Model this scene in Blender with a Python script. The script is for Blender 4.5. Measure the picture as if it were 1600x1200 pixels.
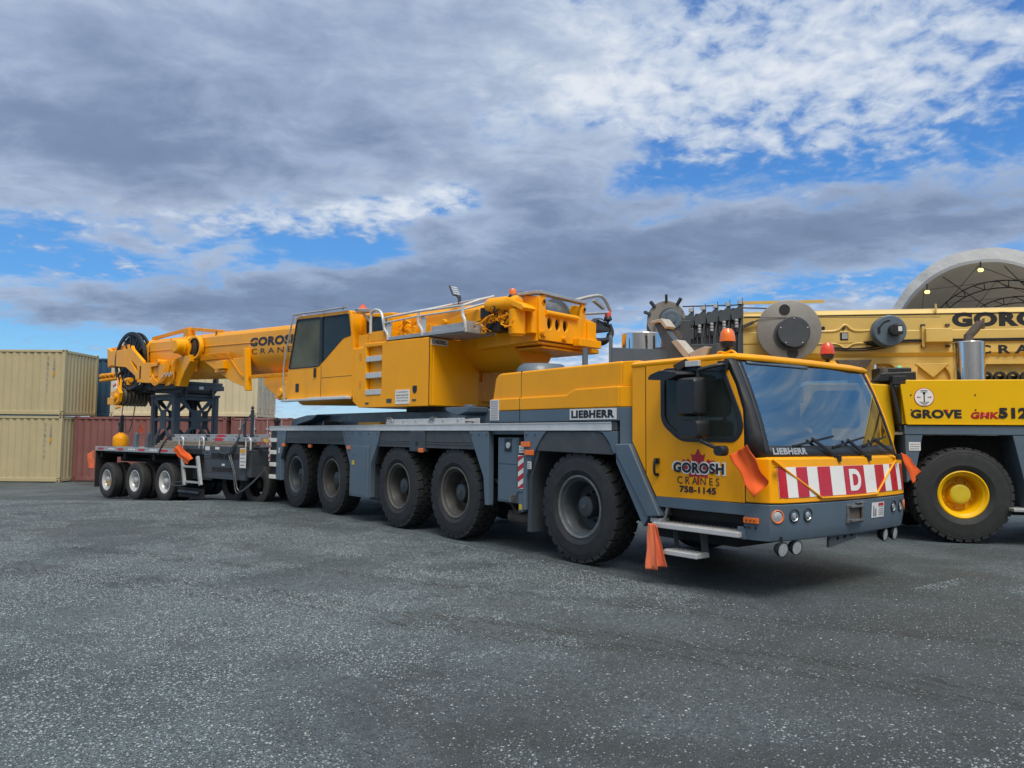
import bpy, bmesh, math, random
import numpy as np
from mathutils import Vector, Matrix
R_ = math.radians
random.seed(7); rng = np.random.default_rng(7)
for o in list(bpy.data.objects): bpy.data.objects.remove(o)
SC = bpy.context.scene
COL = SC.collection

# ------------------------------------------------------------------ camera
CAM = Vector((7.17, -7.92, 1.593)); YAW, PITCH, ROLL = R_(37.7), R_(3.8), R_(0.42)
FW = Vector((-math.cos(YAW)*math.cos(PITCH), math.sin(YAW)*math.cos(PITCH), math.sin(PITCH)))
RT = Vector((math.sin(YAW), math.cos(YAW), 0)); UP = RT.cross(FW)
r2 = RT*math.cos(ROLL)+UP*math.sin(ROLL); u2 = -RT*math.sin(ROLL)+UP*math.cos(ROLL)
cd = bpy.data.cameras.new('camera'); cam = bpy.data.objects.new('camera', cd); COL.objects.link(cam)
cd.sensor_width = 36; cd.lens = 36*1202/1600; cd.clip_end = 3000; cd.clip_start = 0.05
cam.matrix_world = Matrix(((r2.x, u2.x, -FW.x, CAM.x), (r2.y, u2.y, -FW.y, CAM.y), (r2.z, u2.z, -FW.z, CAM.z), (0, 0, 0, 1)))
SC.camera = cam
FH = Vector((-math.cos(YAW), math.sin(YAW), 0))          # horizontal view heading; RT is to its right

# ------------------------------------------------------------------ exposure, sun, sky
SC.view_settings.view_transform = 'Standard'; SC.view_settings.look = 'None'
SC.view_settings.exposure = 0.62; SC.view_settings.gamma = 1
SUN_EL, SUN_AZ = 58, -25                                # azimuth (deg) in the ground plane: behind the camera, to its right
sl = bpy.data.lights.new('sun', 'SUN'); sl.energy = 1.5; sl.angle = R_(24); sl.color = (1, .95, .86)
sun = bpy.data.objects.new('sun', sl); COL.objects.link(sun)
SUN_AZ = math.degrees(math.atan2(-0.42, 0.9))           # towards camera side / right
sd = Vector((math.cos(R_(SUN_AZ))*math.cos(R_(SUN_EL)), math.sin(R_(SUN_AZ))*math.cos(R_(SUN_EL)), math.sin(R_(SUN_EL))))
sun.rotation_euler = sd.to_track_quat('Z', 'Y').to_euler(); sun.location = (0, 0, 60)

class NT:                                                # tiny node-tree helper
    def __init__(s, t): s.t = t; t.nodes.clear()
    def n(s, typ, **kw):
        x = s.t.nodes.new(typ)
        for k, v in kw.items():
            if k.startswith('_'): setattr(x, k[1:], v)
            else:
                key = int(k[1:]) if k[0] == 'i' and k[1:].isdigit() else k.replace('__', ' ')
                if hasattr(v, 'links') or hasattr(v, 'is_output'): s.t.links.new(v, x.inputs[key])
                else: x.inputs[key].default_value = v
        return x
    def math(s, op, a, b=None, c=None, clamp=False):
        x = s.t.nodes.new('ShaderNodeMath'); x.operation = op; x.use_clamp = clamp
        for i, v in enumerate((a, b, c)):
            if v is None: continue
            if hasattr(v, 'is_output'): s.t.links.new(v, x.inputs[i])
            else: x.inputs[i].default_value = v
        return x.outputs[0]
    def mix(s, f, a, b, blend='MIX'):
        x = s.t.nodes.new('ShaderNodeMix'); x.data_type = 'RGBA'; x.blend_type = blend
        for i, v in ((0, f), (6, a), (7, b)):
            if hasattr(v, 'is_output'): s.t.links.new(v, x.inputs[i])
            else: x.inputs[i].default_value = (*v, 1) if isinstance(v, tuple) and len(v) == 3 else v
        return x.outputs[2]
    def noise(s, vec, scale, detail=4, rough=.55, dist=0., lac=2.):
        x = s.n('ShaderNodeTexNoise', Scale=scale, Detail=detail, Roughness=rough, Distortion=dist, Lacunarity=lac)
        if vec is not None: s.t.links.new(vec, x.inputs['Vector'])
        return x.outputs['Fac']
    def sstep(s, v, a, b):
        x = s.t.nodes.new('ShaderNodeMapRange'); x.interpolation_type = 'SMOOTHSTEP'
        s.t.links.new(v, x.inputs[0]); x.inputs[1].default_value = a; x.inputs[2].default_value = b
        return x.outputs[0]
    def ramp(s, f, stops):
        x = s.t.nodes.new('ShaderNodeValToRGB'); s.t.links.new(f, x.inputs[0]); e = x.color_ramp.elements
        while len(e) < len(stops): e.new(.5)
        for q, (p, c) in zip(e, stops): q.position = p; q.color = (*c, 1)
        return x.outputs[0]

def build_world():
    w = bpy.data.worlds.new('World'); SC.world = w; w.use_nodes = True; t = NT(w.node_tree)
    sky = t.n('ShaderNodeTexSky', _sky_type='NISHITA', _sun_disc=False, _sun_elevation=R_(SUN_EL), _sun_rotation=R_(90-SUN_AZ), _air_density=1.0, _dust_density=.4, _ozone_density=2.5)
    g = t.n('ShaderNodeTexCoord').outputs['Generated']
    rot = t.n('ShaderNodeMapping', Vector=g, Rotation=(0, 0, R_(90)-math.atan2(FH.y, FH.x))).outputs[0]
    sp = t.n('ShaderNodeSeparateXYZ', Vector=rot); X, Y, Z = sp.outputs
    az = t.math('MULTIPLY', t.math('ARCTAN2', X, Y), 57.2958)
    el = t.math('MULTIPLY', t.math('ARCSINE', Z), 57.2958)
    den = t.math('ADD', t.math('MAXIMUM', Z, 0.0), .10)
    px = t.math('DIVIDE', X, den); py = t.math('DIVIDE', Y, den)
    P = t.n('ShaderNodeCombineXYZ', X=px, Y=py, Z=0.).outputs[0]
    def blobs(lst):
        tot = None
        for (a, e, sa, se, tilt, amp) in lst:
            da = t.math('SUBTRACT', az, a); de = t.math('SUBTRACT', t.math('SUBTRACT', el, e), t.math('MULTIPLY', da, tilt))
            q = t.math('ADD', t.math('POWER', t.math('ABSOLUTE', t.math('DIVIDE', da, sa)), 2.), t.math('POWER', t.math('ABSOLUTE', t.math('DIVIDE', de, se)), 2.))
            v = t.math('MULTIPLY', t.math('POWER', 2.718, t.math('MULTIPLY', q, -1.)), amp)
            tot = v if tot is None else t.math('ADD', tot, v)
        return tot
    # --- clear air between the clouds
    blue = t.ramp(t.math('DIVIDE', el, 40.), [(0, (.50, .74, .90)), (.10, (.24, .62, .98)), (.25, (.10, .38, .86)), (.55, (.055, .23, .66)), (1, (.03, .12, .40))])
    blue = t.mix(.8, t.mix(1., sky.outputs[0], (.10, .10, .10), 'MULTIPLY'), blue)
    # --- thin high cloud broken into small puffs
    den2 = t.math('ADD', t.math('MAXIMUM', Z, 0.0), .22)
    P2 = t.n('ShaderNodeCombineXYZ', X=t.math('DIVIDE', X, den2), Y=t.math('DIVIDE', Y, den2), Z=0.).outputs[0]
    n1 = t.noise(P2, 8.0, 9, .60, .25)
    n1c = t.noise(P2, 19., 6, .55, .3)
    n1 = t.math('ADD', t.math('MULTIPLY', n1, .46), t.math('MULTIPLY', n1c, .54))
    n1b = t.noise(P, .9, 3, .5, .2)
    hb = blobs([(12, 24.5, 18, 4.6, -.05, .15), (26, 28, 12, 6, 0, .14), (2, 28, 10, 6, 0, .13), (17, 20.3, 14, 1.3, 0, .04), (30, 21.5, 8, 3.5, 0, .09), (-8, 17, 8, 2.0, .2, .20), (-22, 15, 12, 2.0, .05, .12), (22, 6.5, 16, 3.2, 0, .17), (-28, 2.5, 14, 3, 0, .0), (6, 4, 12, 3, 0, .16), (-14, 12.6, 6, 1.4, 0, -.25), (74, 20, 26, 13, .08, .0)])
    hv = t.math('ADD', t.math('ADD', t.math('MULTIPLY', n1, .80), t.math('MULTIPLY', n1b, .25)), hb)
    ha = t.sstep(hv, .530, .690)
    hcol = t.ramp(t.sstep(hv, .50, .86), [(0, (.24, .37, .64)), (.45, (.46, .56, .73)), (1, (.80, .84, .89))])
    c = t.mix(t.math('MULTIPLY', ha, .93), blue, hcol)
    # --- low grey sheets
    n2 = t.noise(P, .85, 6, .50, .3)
    n2f = t.noise(t.n('ShaderNodeMapping', Vector=P2, Rotation=(0, 0, -.25), Scale=(.85, 1.12, 1)).outputs[0], 6.5, 9, .60, .35)
    lb = blobs([(-20, 23, 26, 8, -.05, .22), (-25, 19, 16, 3, .05, .10), (-33, 27, 10, 9, 0, .10), (-9, 29, 11, 5, 0, .14), (-14, 9.2, 28, 2.5, .09, .27), (19, 14.2, 26, 3.6, .05, .24), (25, 7.5, 13, 1.6, .03, .13), (4, 9.5, 8, 2., 0, .08), (-1, 15, 9, 4.5, .5, .16), (-30, 3.0, 9, 1.3, 0, .16), (6, 19.5, 6, 2.2, .2, .10), (-25, 5.4, 12, 1.5, -.06, -.34), (-13, 13.2, 7, 1.1, .02, -.26), (-33, 17.5, 9, 4, 0, .16), (-31, 11.2, 6, 1.1, -.1, -.34), (17, 23.2, 14, 3.0, .0, -.25), (27, 26, 12, 7, 0, -.18), (-12, 15.5, 9, 1.2, .12, -.12), (10, 18.5, 10, 1.0, .1, -.10), (26, 10.5, 9, 1.0, .05, -.16), (-2, 10.8, 8, .9, .1, -.12), (22, 5.0, 14, 1.6, 0, -.06), (-8, 16.6, 7, 1.0, .2, -.24), (4, 5.0, 9, 2.0, 0, -.14), (-2, 6.4, 5, .9, .1, -.22)])
    lv = t.math('ADD', t.math('ADD', t.math('MULTIPLY', n2, .40), t.math('MULTIPLY', n2f, .62)), lb)
    la = t.sstep(lv, .49, .69)
    n3 = t.noise(P2, 2.6, 8, .60, .3)
    dk = t.math('ADD', t.math('MULTIPLY', t.sstep(lv, .52, .95), .60), t.math('MULTIPLY', t.math('SUBTRACT', n3, .5), 1.05))
    dk = t.math('ADD', dk, blobs([(-24, 19.5, 14, 4, 0, .20), (-14, 9.0, 28, 2.3, .09, .34), (18, 14.2, 26, 2.8, .04, .28), (-30, 28, 9, 6, 0, -.24), (-4, 27, 14, 6, 0, -.08), (8, 17, 8, 2, .2, .15)]))
    lcol = t.ramp(dk, [(0, (.47, .56, .71)), (.3, (.33, .415, .575)), (.65, (.21, .28, .425)), (1, (.168, .222, .34))])
    c = t.mix(t.math('MULTIPLY', la, .96), c, lcol)
    # --- long soft streaks to the right of the view
    sv = t.n('ShaderNodeCombineXYZ', X=t.math('MULTIPLY', az, .022), Y=t.math('MULTIPLY', t.math('ADD', el, t.math('MULTIPLY', az, .06)), .20), Z=0.).outputs[0]
    stc = t.ramp(t.noise(sv, 1.3, 6, .55, .4), [(.32, (.10, .35, .76)), (.52, (.24, .48, .82)), (.72, (.66, .78, .90))])
    c = t.mix(t.sstep(az, 46., 60.), c, stc)
    # --- overhead and behind the camera the deck is closed, thin and neutral white
    aaz = t.math('ABSOLUTE', az)
    cl = t.math('MAXIMUM', t.sstep(el, 36., 50.), t.sstep(aaz, 100., 125.))
    n4 = t.noise(g, 2.4, 6, .55, .4)
    deck = t.ramp(n4, [(.3, (.50, .48, .455)), (.55, (.68, .655, .615)), (.72, (.88, .85, .80))])
    deck = t.mix(1., deck, t.ramp(t.math('DIVIDE', el, 90.), [(.15, (.34, .36, .38)), (.55, (1, 1, 1))]), 'MULTIPLY')
    c = t.mix(cl, c, deck)
    sdv = t.n('ShaderNodeVectorMath', _operation='DOT_PRODUCT', i0=g, i1=tuple(sd)).outputs['Value']
    gl = t.math('ADD', t.math('MULTIPLY', t.sstep(sdv, .35, 1.), 1.3), 1.)
    c = t.n('ShaderNodeVectorMath', _operation='SCALE', i0=c, Scale=gl).outputs[0]
    bg = t.n('ShaderNodeBackground', Color=c, Strength=.66)
    out = t.n('ShaderNodeOutputWorld'); t.t.links.new(bg.outputs[0], out.inputs[0])
build_world()

# ------------------------------------------------------------------ materials
def bsdf(name):
    m = bpy.data.materials.new(name); m.use_nodes = True; t = NT(m.node_tree)
    p = t.n('ShaderNodeBsdfPrincipled'); o = t.n('ShaderNodeOutputMaterial'); t.t.links.new(p.outputs[0], o.inputs[0])
    return m, t, p
def mat(name, col, rough=.5, metal=0., var=.12, scale=3., dirt=0., dirtcol=(.10, .085, .065), coat=0., bump=0., bscale=60., rvar=.12, streak=False, ior=1.5, spec=.5):
    m, t, p = bsdf(name)
    g = t.n('ShaderNodeTexCoord').outputs['Object']
    n = t.noise(g, scale, 5, .6)
    lo = tuple(max(0, c*(1-var)) for c in col); hi = tuple(min(1, c*(1+var)) for c in col)
    c = t.ramp(n, [(.3, lo), (.7, hi)])
    if dirt > 0:
        gv = t.n('ShaderNodeMapping', Vector=g, Scale=(1, 1, .22) if streak else (1, 1, 1)).outputs[0]
        d = t.math('MULTIPLY', t.sstep(t.noise(gv, scale*2.2, 8, .68, .3), .50, .74), dirt)
        c = t.mix(d, c, dirtcol)
    t.t.links.new(c, p.inputs['Base Color'])
    rr = t.n('ShaderNodeMapRange', i0=t.noise(g, scale*4, 5, .6), i1=.3, i2=.7, i3=max(.03, rough-rvar), i4=min(1, rough+rvar)).outputs[0]
    t.t.links.new(rr, p.inputs['Roughness'])
    p.inputs['Metallic'].default_value = metal; p.inputs['IOR'].default_value = ior; p.inputs['Specular IOR Level'].default_value = spec
    p.inputs['Coat Weight'].default_value = coat; p.inputs['Coat Roughness'].default_value = .12
    if bump > 0:
        b = t.n('ShaderNodeBump', Strength=bump, Distance=.01, Height=t.noise(g, bscale, 4, .6))
        t.t.links.new(b.outputs[0], p.inputs['Normal'])
    return m
def emat(name, col, st):
    m, t, p = bsdf(name); p.inputs['Base Color'].default_value = (*col, 1)
    p.inputs['Emission Color'].default_value = (*col, 1); p.inputs['Emission Strength'].default_value = st
    return m
def glass(name, tint, refl=1.9, rough=.02, wob=.0, haze=.10, haze_col=(.10, .125, .12)):
    m = bpy.data.materials.new(name); m.use_nodes = True; t = NT(m.node_tree)
    g = t.n('ShaderNodeTexCoord').outputs['Object']
    gl = t.n('ShaderNodeBsdfGlossy', Color=(.92, .96, 1, 1), Roughness=rough)
    fr = t.n('ShaderNodeFresnel', IOR=refl)
    if wob > 0:
        b = t.n('ShaderNodeBump', Strength=wob, Distance=.02, Height=t.noise(t.n('ShaderNodeMapping', Vector=g, Scale=(.4, .4, 3)).outputs[0], 5., 2, .5))
        t.t.links.new(b.outputs[0], gl.inputs['Normal']); t.t.links.new(b.outputs[0], fr.inputs['Normal'])
    tr = t.n('ShaderNodeBsdfTransparent', Color=(*tint, 1))
    du = t.n('ShaderNodeBsdfDiffuse', Color=(*haze_col, 1)); td = t.n('ShaderNodeMixShader', i0=t.math('MULTIPLY', t.noise(g, 1.5, 5, .6), haze*2), i1=tr.outputs[0], i2=du.outputs[0])  # diffuse haze painted into the pane, evening out its dark view and reflections
    mx = t.n('ShaderNodeMixShader', i0=fr.outputs[0], i1=td.outputs[0], i2=gl.outputs[0])
    o = t.n('ShaderNodeOutputMaterial'); t.t.links.new(mx.outputs[0], o.inputs[0])
    return m
M = {}
YC = (.90, .385, .002)
M['yellow'] = mat('yellow_paint', YC, .40, var=.05, scale=1.3, dirt=.22, dirtcol=(.42, .17, .012), coat=.12, streak=True, spec=.22)
M['yellow_old'] = mat('yellow_paint_worn', (.80, .33, .006), .45, var=.10, scale=4, dirt=.40, dirtcol=(.22, .09, .015), coat=.0, bump=.05, spec=.22)
M['boom'] = mat('boom_paint', (.82, .36, .010), .40, var=.06, scale=1.1, dirt=.20, dirtcol=(.45, .22, .04), coat=.1, spec=.3)
M['grey'] = mat('grey_paint', (.088, .130, .178), .42, var=.08, scale=1.6, dirt=.28, dirtcol=(.17, .165, .155), coat=.15, streak=True)
M['dgrey'] = mat('dark_grey_paint', (.048, .058, .072), .5, var=.15, scale=3, dirt=.3, dirtcol=(.10, .095, .085))
M['tower'] = mat('dark_blue_grey_paint', (.050, .066, .082), .5, var=.1, scale=2, dirt=.25, dirtcol=(.10, .10, .095))
M['plastic'] = mat('scuffed_plastic', (.060, .067, .075), .55, var=.15, scale=3, dirt=.55, dirtcol=(.13, .132, .135), bump=.08, streak=False)
M['black'] = mat('black_plastic', (.016, .018, .022), .45, var=.1, scale=5, bump=.05, bscale=200)
M['dark'] = mat('dark_underside', (.014, .015, .017), .8, var=.3, scale=5, dirt=.5, dirtcol=(.035, .03, .025))
M['rubber'] = mat('tyre_rubber', (.019, .021, .024), .70, var=.18, scale=6, dirt=.6, dirtcol=(.046, .048, .052), bump=.15, bscale=90, rvar=.08)
M['rubber_dusty'] = mat('tyre_rubber_dusty', (.028, .029, .031), .8, var=.18, scale=6, dirt=.7, dirtcol=(.058, .058, .057), bump=.2, bscale=90)
M['rimgrey'] = mat('rim_grey', (.046, .058, .070), .50, var=.12, scale=5, dirt=.45, dirtcol=(.055, .045, .036))
M['rimworn'] = mat('rim_edge_worn', (.10, .115, .125), .5, var=.3, scale=14, dirt=.6, dirtcol=(.30, .31, .31))
M['rimrust'] = mat('rim_brownish', (.046, .048, .049), .55, var=.25, scale=5, dirt=.7, dirtcol=(.055, .036, .024))
M['rimrust2'] = mat('rim_edge_brownish', (.10, .095, .085), .6, var=.3, scale=9, dirt=.7, dirtcol=(.13, .085, .05))
M['rust'] = mat('rusty_hub', (.09, .075, .065), .75, var=.3, scale=8, dirt=.7, dirtcol=(.13, .055, .025))
M['alu'] = mat('brushed_aluminium', (.60, .61, .61), .42, metal=.25, var=.08, scale=5, dirt=.3, dirtcol=(.28, .28, .28))
M['alu_dull'] = mat('dull_aluminium', (.42, .44, .46), .5, metal=.4, var=.1, scale=5, dirt=.45, dirtcol=(.2, .2, .2))
M['chrome'] = mat('polished_steel', (.72, .72, .73), .12, metal=1., var=.06, scale=3, rvar=.06)
M['steel'] = mat('steel', (.25, .25, .25), .45, metal=.8, var=.2, scale=8, dirt=.4)
M['white'] = mat('white_paint', (.78, .78, .77), .45, var=.04, dirt=.12, dirtcol=(.5, .48, .45))
M['drumgrey'] = mat('grey_drum_steel', (.235, .23, .22), .5, metal=.2, var=.1, scale=4, dirt=.35, dirtcol=(.15, .145, .135))
M['pad'] = mat('worn_pale_pad', (.40, .37, .33), .7, var=.12, scale=8, dirt=.4, dirtcol=(.22, .20, .18))
M['red'] = mat('red_reflective', (.50, .012, .022), .35, var=.08, coat=.2)
M['redpaint'] = mat('red_leaf', (.42, .010, .018), .4, var=.04)
M['ink'] = mat('black_lettering', (.014, .015, .022), .45, var=.05)
M['amber'] = mat('amber_lens', (.85, .17, .01), .2, var=.1, scale=20, coat=.5)
M['redlens'] = mat('red_lens', (.65, .06, .015), .25, var=.15, scale=30, coat=.5)
M['lens'] = mat('clear_lens', (.62, .66, .70), .12, metal=.6, var=.25, scale=40)

M['ws'] = glass('windscreen_glass', (.55, .64, .62), 3.0, .012, 0., .05)
M['glass'] = glass('tinted_glass', (.13, .18, .17), 1.34, .03, 0., .42, (.050, .068, .066))
M['cglass'] = glass('cab_glass', (.88, .90, .82), 1.25, .02, 0., .36, (.27, .27, .17))  # olive haze painted in, standing for the yellowish view through the pane
M['seat'] = mat('seat_fabric', (.12, .16, .155), .8, var=.2, scale=12)
M['interior'] = mat('cab_interior', (.13, .155, .16), .7, var=.1)
M['paper'] = mat('sticker', (.68, .69, .70), .55, var=.05, dirt=.2, dirtcol=(.45, .45, .45))
M['inkgrey'] = mat('small_print', (.20, .21, .24), .6)
M['wood'] = mat('weathered_timber', (.23, .20, .165), .8, var=.25, scale=6, dirt=.5, dirtcol=(.10, .09, .075), bump=.3, bscale=30)
M['plank'] = mat('yellow_painted_timber', (.62, .33, .03), .6, var=.1, dirt=.2)
M['tan'] = mat('faded_boom_paint', (.64, .45, .13), .42, var=.06, scale=1.5, dirt=.18, dirtcol=(.45, .30, .10), coat=.12)
M['lemon'] = mat('lemon_yellow_paint', (.80, .46, .002), .38, var=.04, scale=1.2, dirt=.10, dirtcol=(.45, .25, .01), coat=.1, spec=.25)
M['cream'] = mat('cream_container_paint', (.60, .53, .36), .55, var=.05, scale=.8, dirt=.25, dirtcol=(.42, .35, .22), streak=True)
M['beige'] = mat('beige_container_paint', (.46, .395, .235), .52, var=.05, scale=.8, dirt=.22, dirtcol=(.34, .28, .17), streak=True)
M['maroon'] = mat('maroon_container_paint', (.21, .085, .080), .6, var=.12, scale=1.2, dirt=.45, dirtcol=(.26, .13, .12), streak=True)
M['blue'] = mat('blue_container_paint', (.022, .070, .135), .55, var=.12, scale=1.2, dirt=.5, dirtcol=(.06, .055, .05), streak=True)
def cloth(name, col, tr, bs, bd=.15):
    m = bpy.data.materials.new(name); m.use_nodes = True; t = NT(m.node_tree); g = t.n('ShaderNodeTexCoord').outputs['Object']
    b = t.n('ShaderNodeBump', Strength=.6, Distance=bd, Height=t.noise(t.n('ShaderNodeMapping', Vector=g, Scale=(1, .15, 1)).outputs[0], bs, 4, .6))
    c = t.ramp(t.noise(g, .6, 5, .6), [(.3, tuple(q*.9 for q in col)), (.7, col)])
    d = t.n('ShaderNodeBsdfDiffuse', Color=c, Normal=b.outputs[0]); l = t.n('ShaderNodeBsdfTranslucent', Color=c)
    mx = t.n('ShaderNodeMixShader', i0=tr, i1=d.outputs[0], i2=l.outputs[0]); o = t.n('ShaderNodeOutputMaterial'); t.t.links.new(mx.outputs[0], o.inputs[0]); return m
M['flag'] = cloth('orange_mesh_cloth', (1., .17, .050), .12, 90., .002)
M['flag_old'] = cloth('faded_orange_mesh_cloth', (.92, .24, .12), .10, 90., .002)
M['fabric'] = cloth('white_shed_fabric', (.64, .66, .68), .30, 1.6)
M['fabric_in'] = cloth('grey_shed_lining', (.66, .58, .47), .55, .8)
M['bulb'] = emat('lit_lamp', (1, .80, .22), 1.5)
M['rope'] = mat('dark_wire_rope', (.05, .048, .045), .6)
M['sheave'] = mat('worn_sheave', (.12, .105, .085), .5, metal=.3, var=.25, scale=9, dirt=.5, dirtcol=(.05, .04, .03))
M['lime'] = mat('pale_yellow_post', (.6, .45, .02), .5)
M['green'] = emat('green_beacon', (.1, .5, .35), .4)

# ------------------------------------------------------------------ mesh helpers
class B:
    def __init__(s): s.bm = bmesh.new()
    def face(s, vs):
        try: return s.bm.faces.new(vs)
        except ValueError: return None
    def box(s, x0, x1, y0, y1, z0, z1, rot=None, at=None):
        P = [(x, y, z) for x in (x0, x1) for y in (y0, y1) for z in (z0, z1)]
        if rot is not None: P = [rot @ Vector(p) + (Vector(at) if at else Vector()) for p in P]
        v = [s.bm.verts.new(p) for p in P]
        for f in ((0, 1, 3, 2), (4, 6, 7, 5), (0, 4, 5, 1), (2, 3, 7, 6), (0, 2, 6, 4), (1, 5, 7, 3)): s.face([v[i] for i in f])
        return s
    def bar(s, p0, p1, w, h=None, up=(0, 0, 1)):
        p0, p1 = Vector(p0), Vector(p1); h = h or w; d = (p1-p0).normalized(); a = d.cross(Vector(up))
        if a.length < 1e-4: a = d.cross(Vector((0, 1, 0)))
        a.normalize(); b = a.cross(d); v = []
        for p in (p0, p1):
            for sa, sb in ((-1, -1), (1, -1), (1, 1), (-1, 1)): v.append(s.bm.verts.new(p+a*sa*w/2+b*sb*h/2))
        for f in ((0, 1, 2, 3), (4, 7, 6, 5), (0, 4, 5, 1), (1, 5, 6, 2), (2, 6, 7, 3), (3, 7, 4, 0)): s.face([v[i] for i in f])
        return s
    def _map(s, pl, p, a):
        return (p[0], a, p[1]) if pl == 'xz' else (a, p[0], p[1]) if pl == 'yz' else (p[0], p[1], a)
    def prism(s, pts, pl, a, b, holes=None):
        loops = [pts]+(holes or []); caps = []
        for L in loops: caps.append(([s.bm.verts.new(s._map(pl, p, a)) for p in L], [s.bm.verts.new(s._map(pl, p, b)) for p in L]))
        if not holes:
            s.face(caps[0][0]); s.face(list(reversed(caps[0][1])))
        else:
            mp = {}; ed = []
            for A_, B_ in caps:
                for i in range(len(A_)):
                    mp[A_[i]] = B_[i]; ed.append(s.bm.edges.new((A_[i], A_[(i+1) % len(A_)])))
            r = bmesh.ops.triangle_fill(s.bm, use_beauty=True, use_dissolve=False, edges=ed)
            for f in [g for g in r['geom'] if isinstance(g, bmesh.types.BMFace)]: s.face([mp[v] for v in reversed(f.verts)])
        for A_, B_ in caps:
            n = len(A_)
            for i in range(n): s.face([A_[i], A_[(i+1) % n], B_[(i+1) % n], B_[i]])
        return s
    def cyl(s, p0, p1, r0, r1=None, n=20, cap=True):
        p0, p1 = Vector(p0), Vector(p1); r1 = r0 if r1 is None else r1; d = (p1-p0).normalized()
        a = d.orthogonal().normalized(); b = d.cross(a); rings = []
        for p, r in ((p0, r0), (p1, r1)): rings.append([s.bm.verts.new(p+(a*math.cos(2*math.pi*i/n)+b*math.sin(2*math.pi*i/n))*r) for i in range(n)])
        for i in range(n): s.face([rings[0][i], rings[0][(i+1) % n], rings[1][(i+1) % n], rings[1][i]])
        if cap: s.face(list(reversed(rings[0]))); s.face(rings[1])
        return s
    def tube(s, path, r, n=8, smooth=0):
        P = [Vector(p) for p in path]
        if smooth:
            Q = [P[0]]
            for i in range(len(P)-1):
                p0, p1, p2, p3 = P[max(i-1, 0)], P[i], P[i+1], P[min(i+2, len(P)-1)]
                for k in range(1, smooth+1):
                    u = k/smooth; Q.append(.5*((2*p1)+(p2-p0)*u+(2*p0-5*p1+4*p2-p3)*u*u+(3*p1-p0-3*p2+p3)*u**3))
            P = Q
        rings = []; a = None
        for i, p in enumerate(P):
            d = (P[min(i+1, len(P)-1)]-P[max(i-1, 0)]).normalized()
            a = d.orthogonal().normalized() if a is None else (a-d*a.dot(d)).normalized()
            b = d.cross(a); rings.append([s.bm.verts.new(p+(a*math.cos(2*math.pi*k/n)+b*math.sin(2*math.pi*k/n))*r) for k in range(n)])
        for A_, C_ in zip(rings, rings[1:]):
            for k in range(n): s.face([A_[k], A_[(k+1) % n], C_[(k+1) % n], C_[k]])
        s.face(list(reversed(rings[0]))); s.face(rings[-1])
        return s
    def lathe(s, prof, o=(0, 0, 0), ax=(0, 1, 0), n=32, closed=False):
        o, d = Vector(o), Vector(ax).normalized(); a = d.orthogonal().normalized(); b = d.cross(a); rings = []
        for r, h in prof:
            if r < 1e-5: rings.append([s.bm.verts.new(o+d*h)]*n)
            else: rings.append([s.bm.verts.new(o+d*h+(a*math.cos(2*math.pi*i/n)+b*math.sin(2*math.pi*i/n))*r) for i in range(n)])
        prs = list(zip(rings, rings[1:]))+([(rings[-1], rings[0])] if closed else [])
        for A_, C_ in prs:
            for i in range(n):
                q = []
                for v in (A_[i], A_[(i+1) % n], C_[(i+1) % n], C_[i]):
                    if v not in q: q.append(v)
                if len(q) > 2: s.face(q)
        return s
    def loft(s, rings, cap=True, close=True):
        V = [[s.bm.verts.new(p) for p in r] for r in rings]; n = len(V[0])
        for A_, C_ in zip(V, V[1:]):
            for i in range(n if close else n-1): s.face([A_[i], A_[(i+1) % n], C_[(i+1) % n], C_[i]])
        if cap and close: s.face(list(reversed(V[0]))); s.face(V[-1])
        return s
    def grid(s, fn, nu, nv):
        V = [[s.bm.verts.new(fn(i/nu, j/nv)) for j in range(nv+1)] for i in range(nu+1)]
        for i in range(nu):
            for j in range(nv): s.face([V[i][j], V[i+1][j], V[i+1][j+1], V[i][j+1]])
        return s
def rpoly(pts, r, n=4):
    out = []; k = len(pts)
    for i in range(k):
        p = Vector(pts[i]).to_2d(); a = Vector(pts[i-1]).to_2d()-p; b = Vector(pts[(i+1) % k]).to_2d()-p
        rr = min(r, a.length*.45, b.length*.45); p0 = p+a.normalized()*rr; p1 = p+b.normalized()*rr
        for j in range(n+1):
            u = j/n; q = p0*(1-u)**2+p*2*u*(1-u)+p1*u*u; out.append((q.x, q.y))
    return out
def ell(cx, cy, rx, ry, n=16): return [(cx+rx*math.cos(2*math.pi*i/n), cy+ry*math.sin(2*math.pi*i/n)) for i in range(n)]
def rect(x0, x1, y0, y1): return [(x0, y0), (x1, y0), (x1, y1), (x0, y1)]

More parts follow.
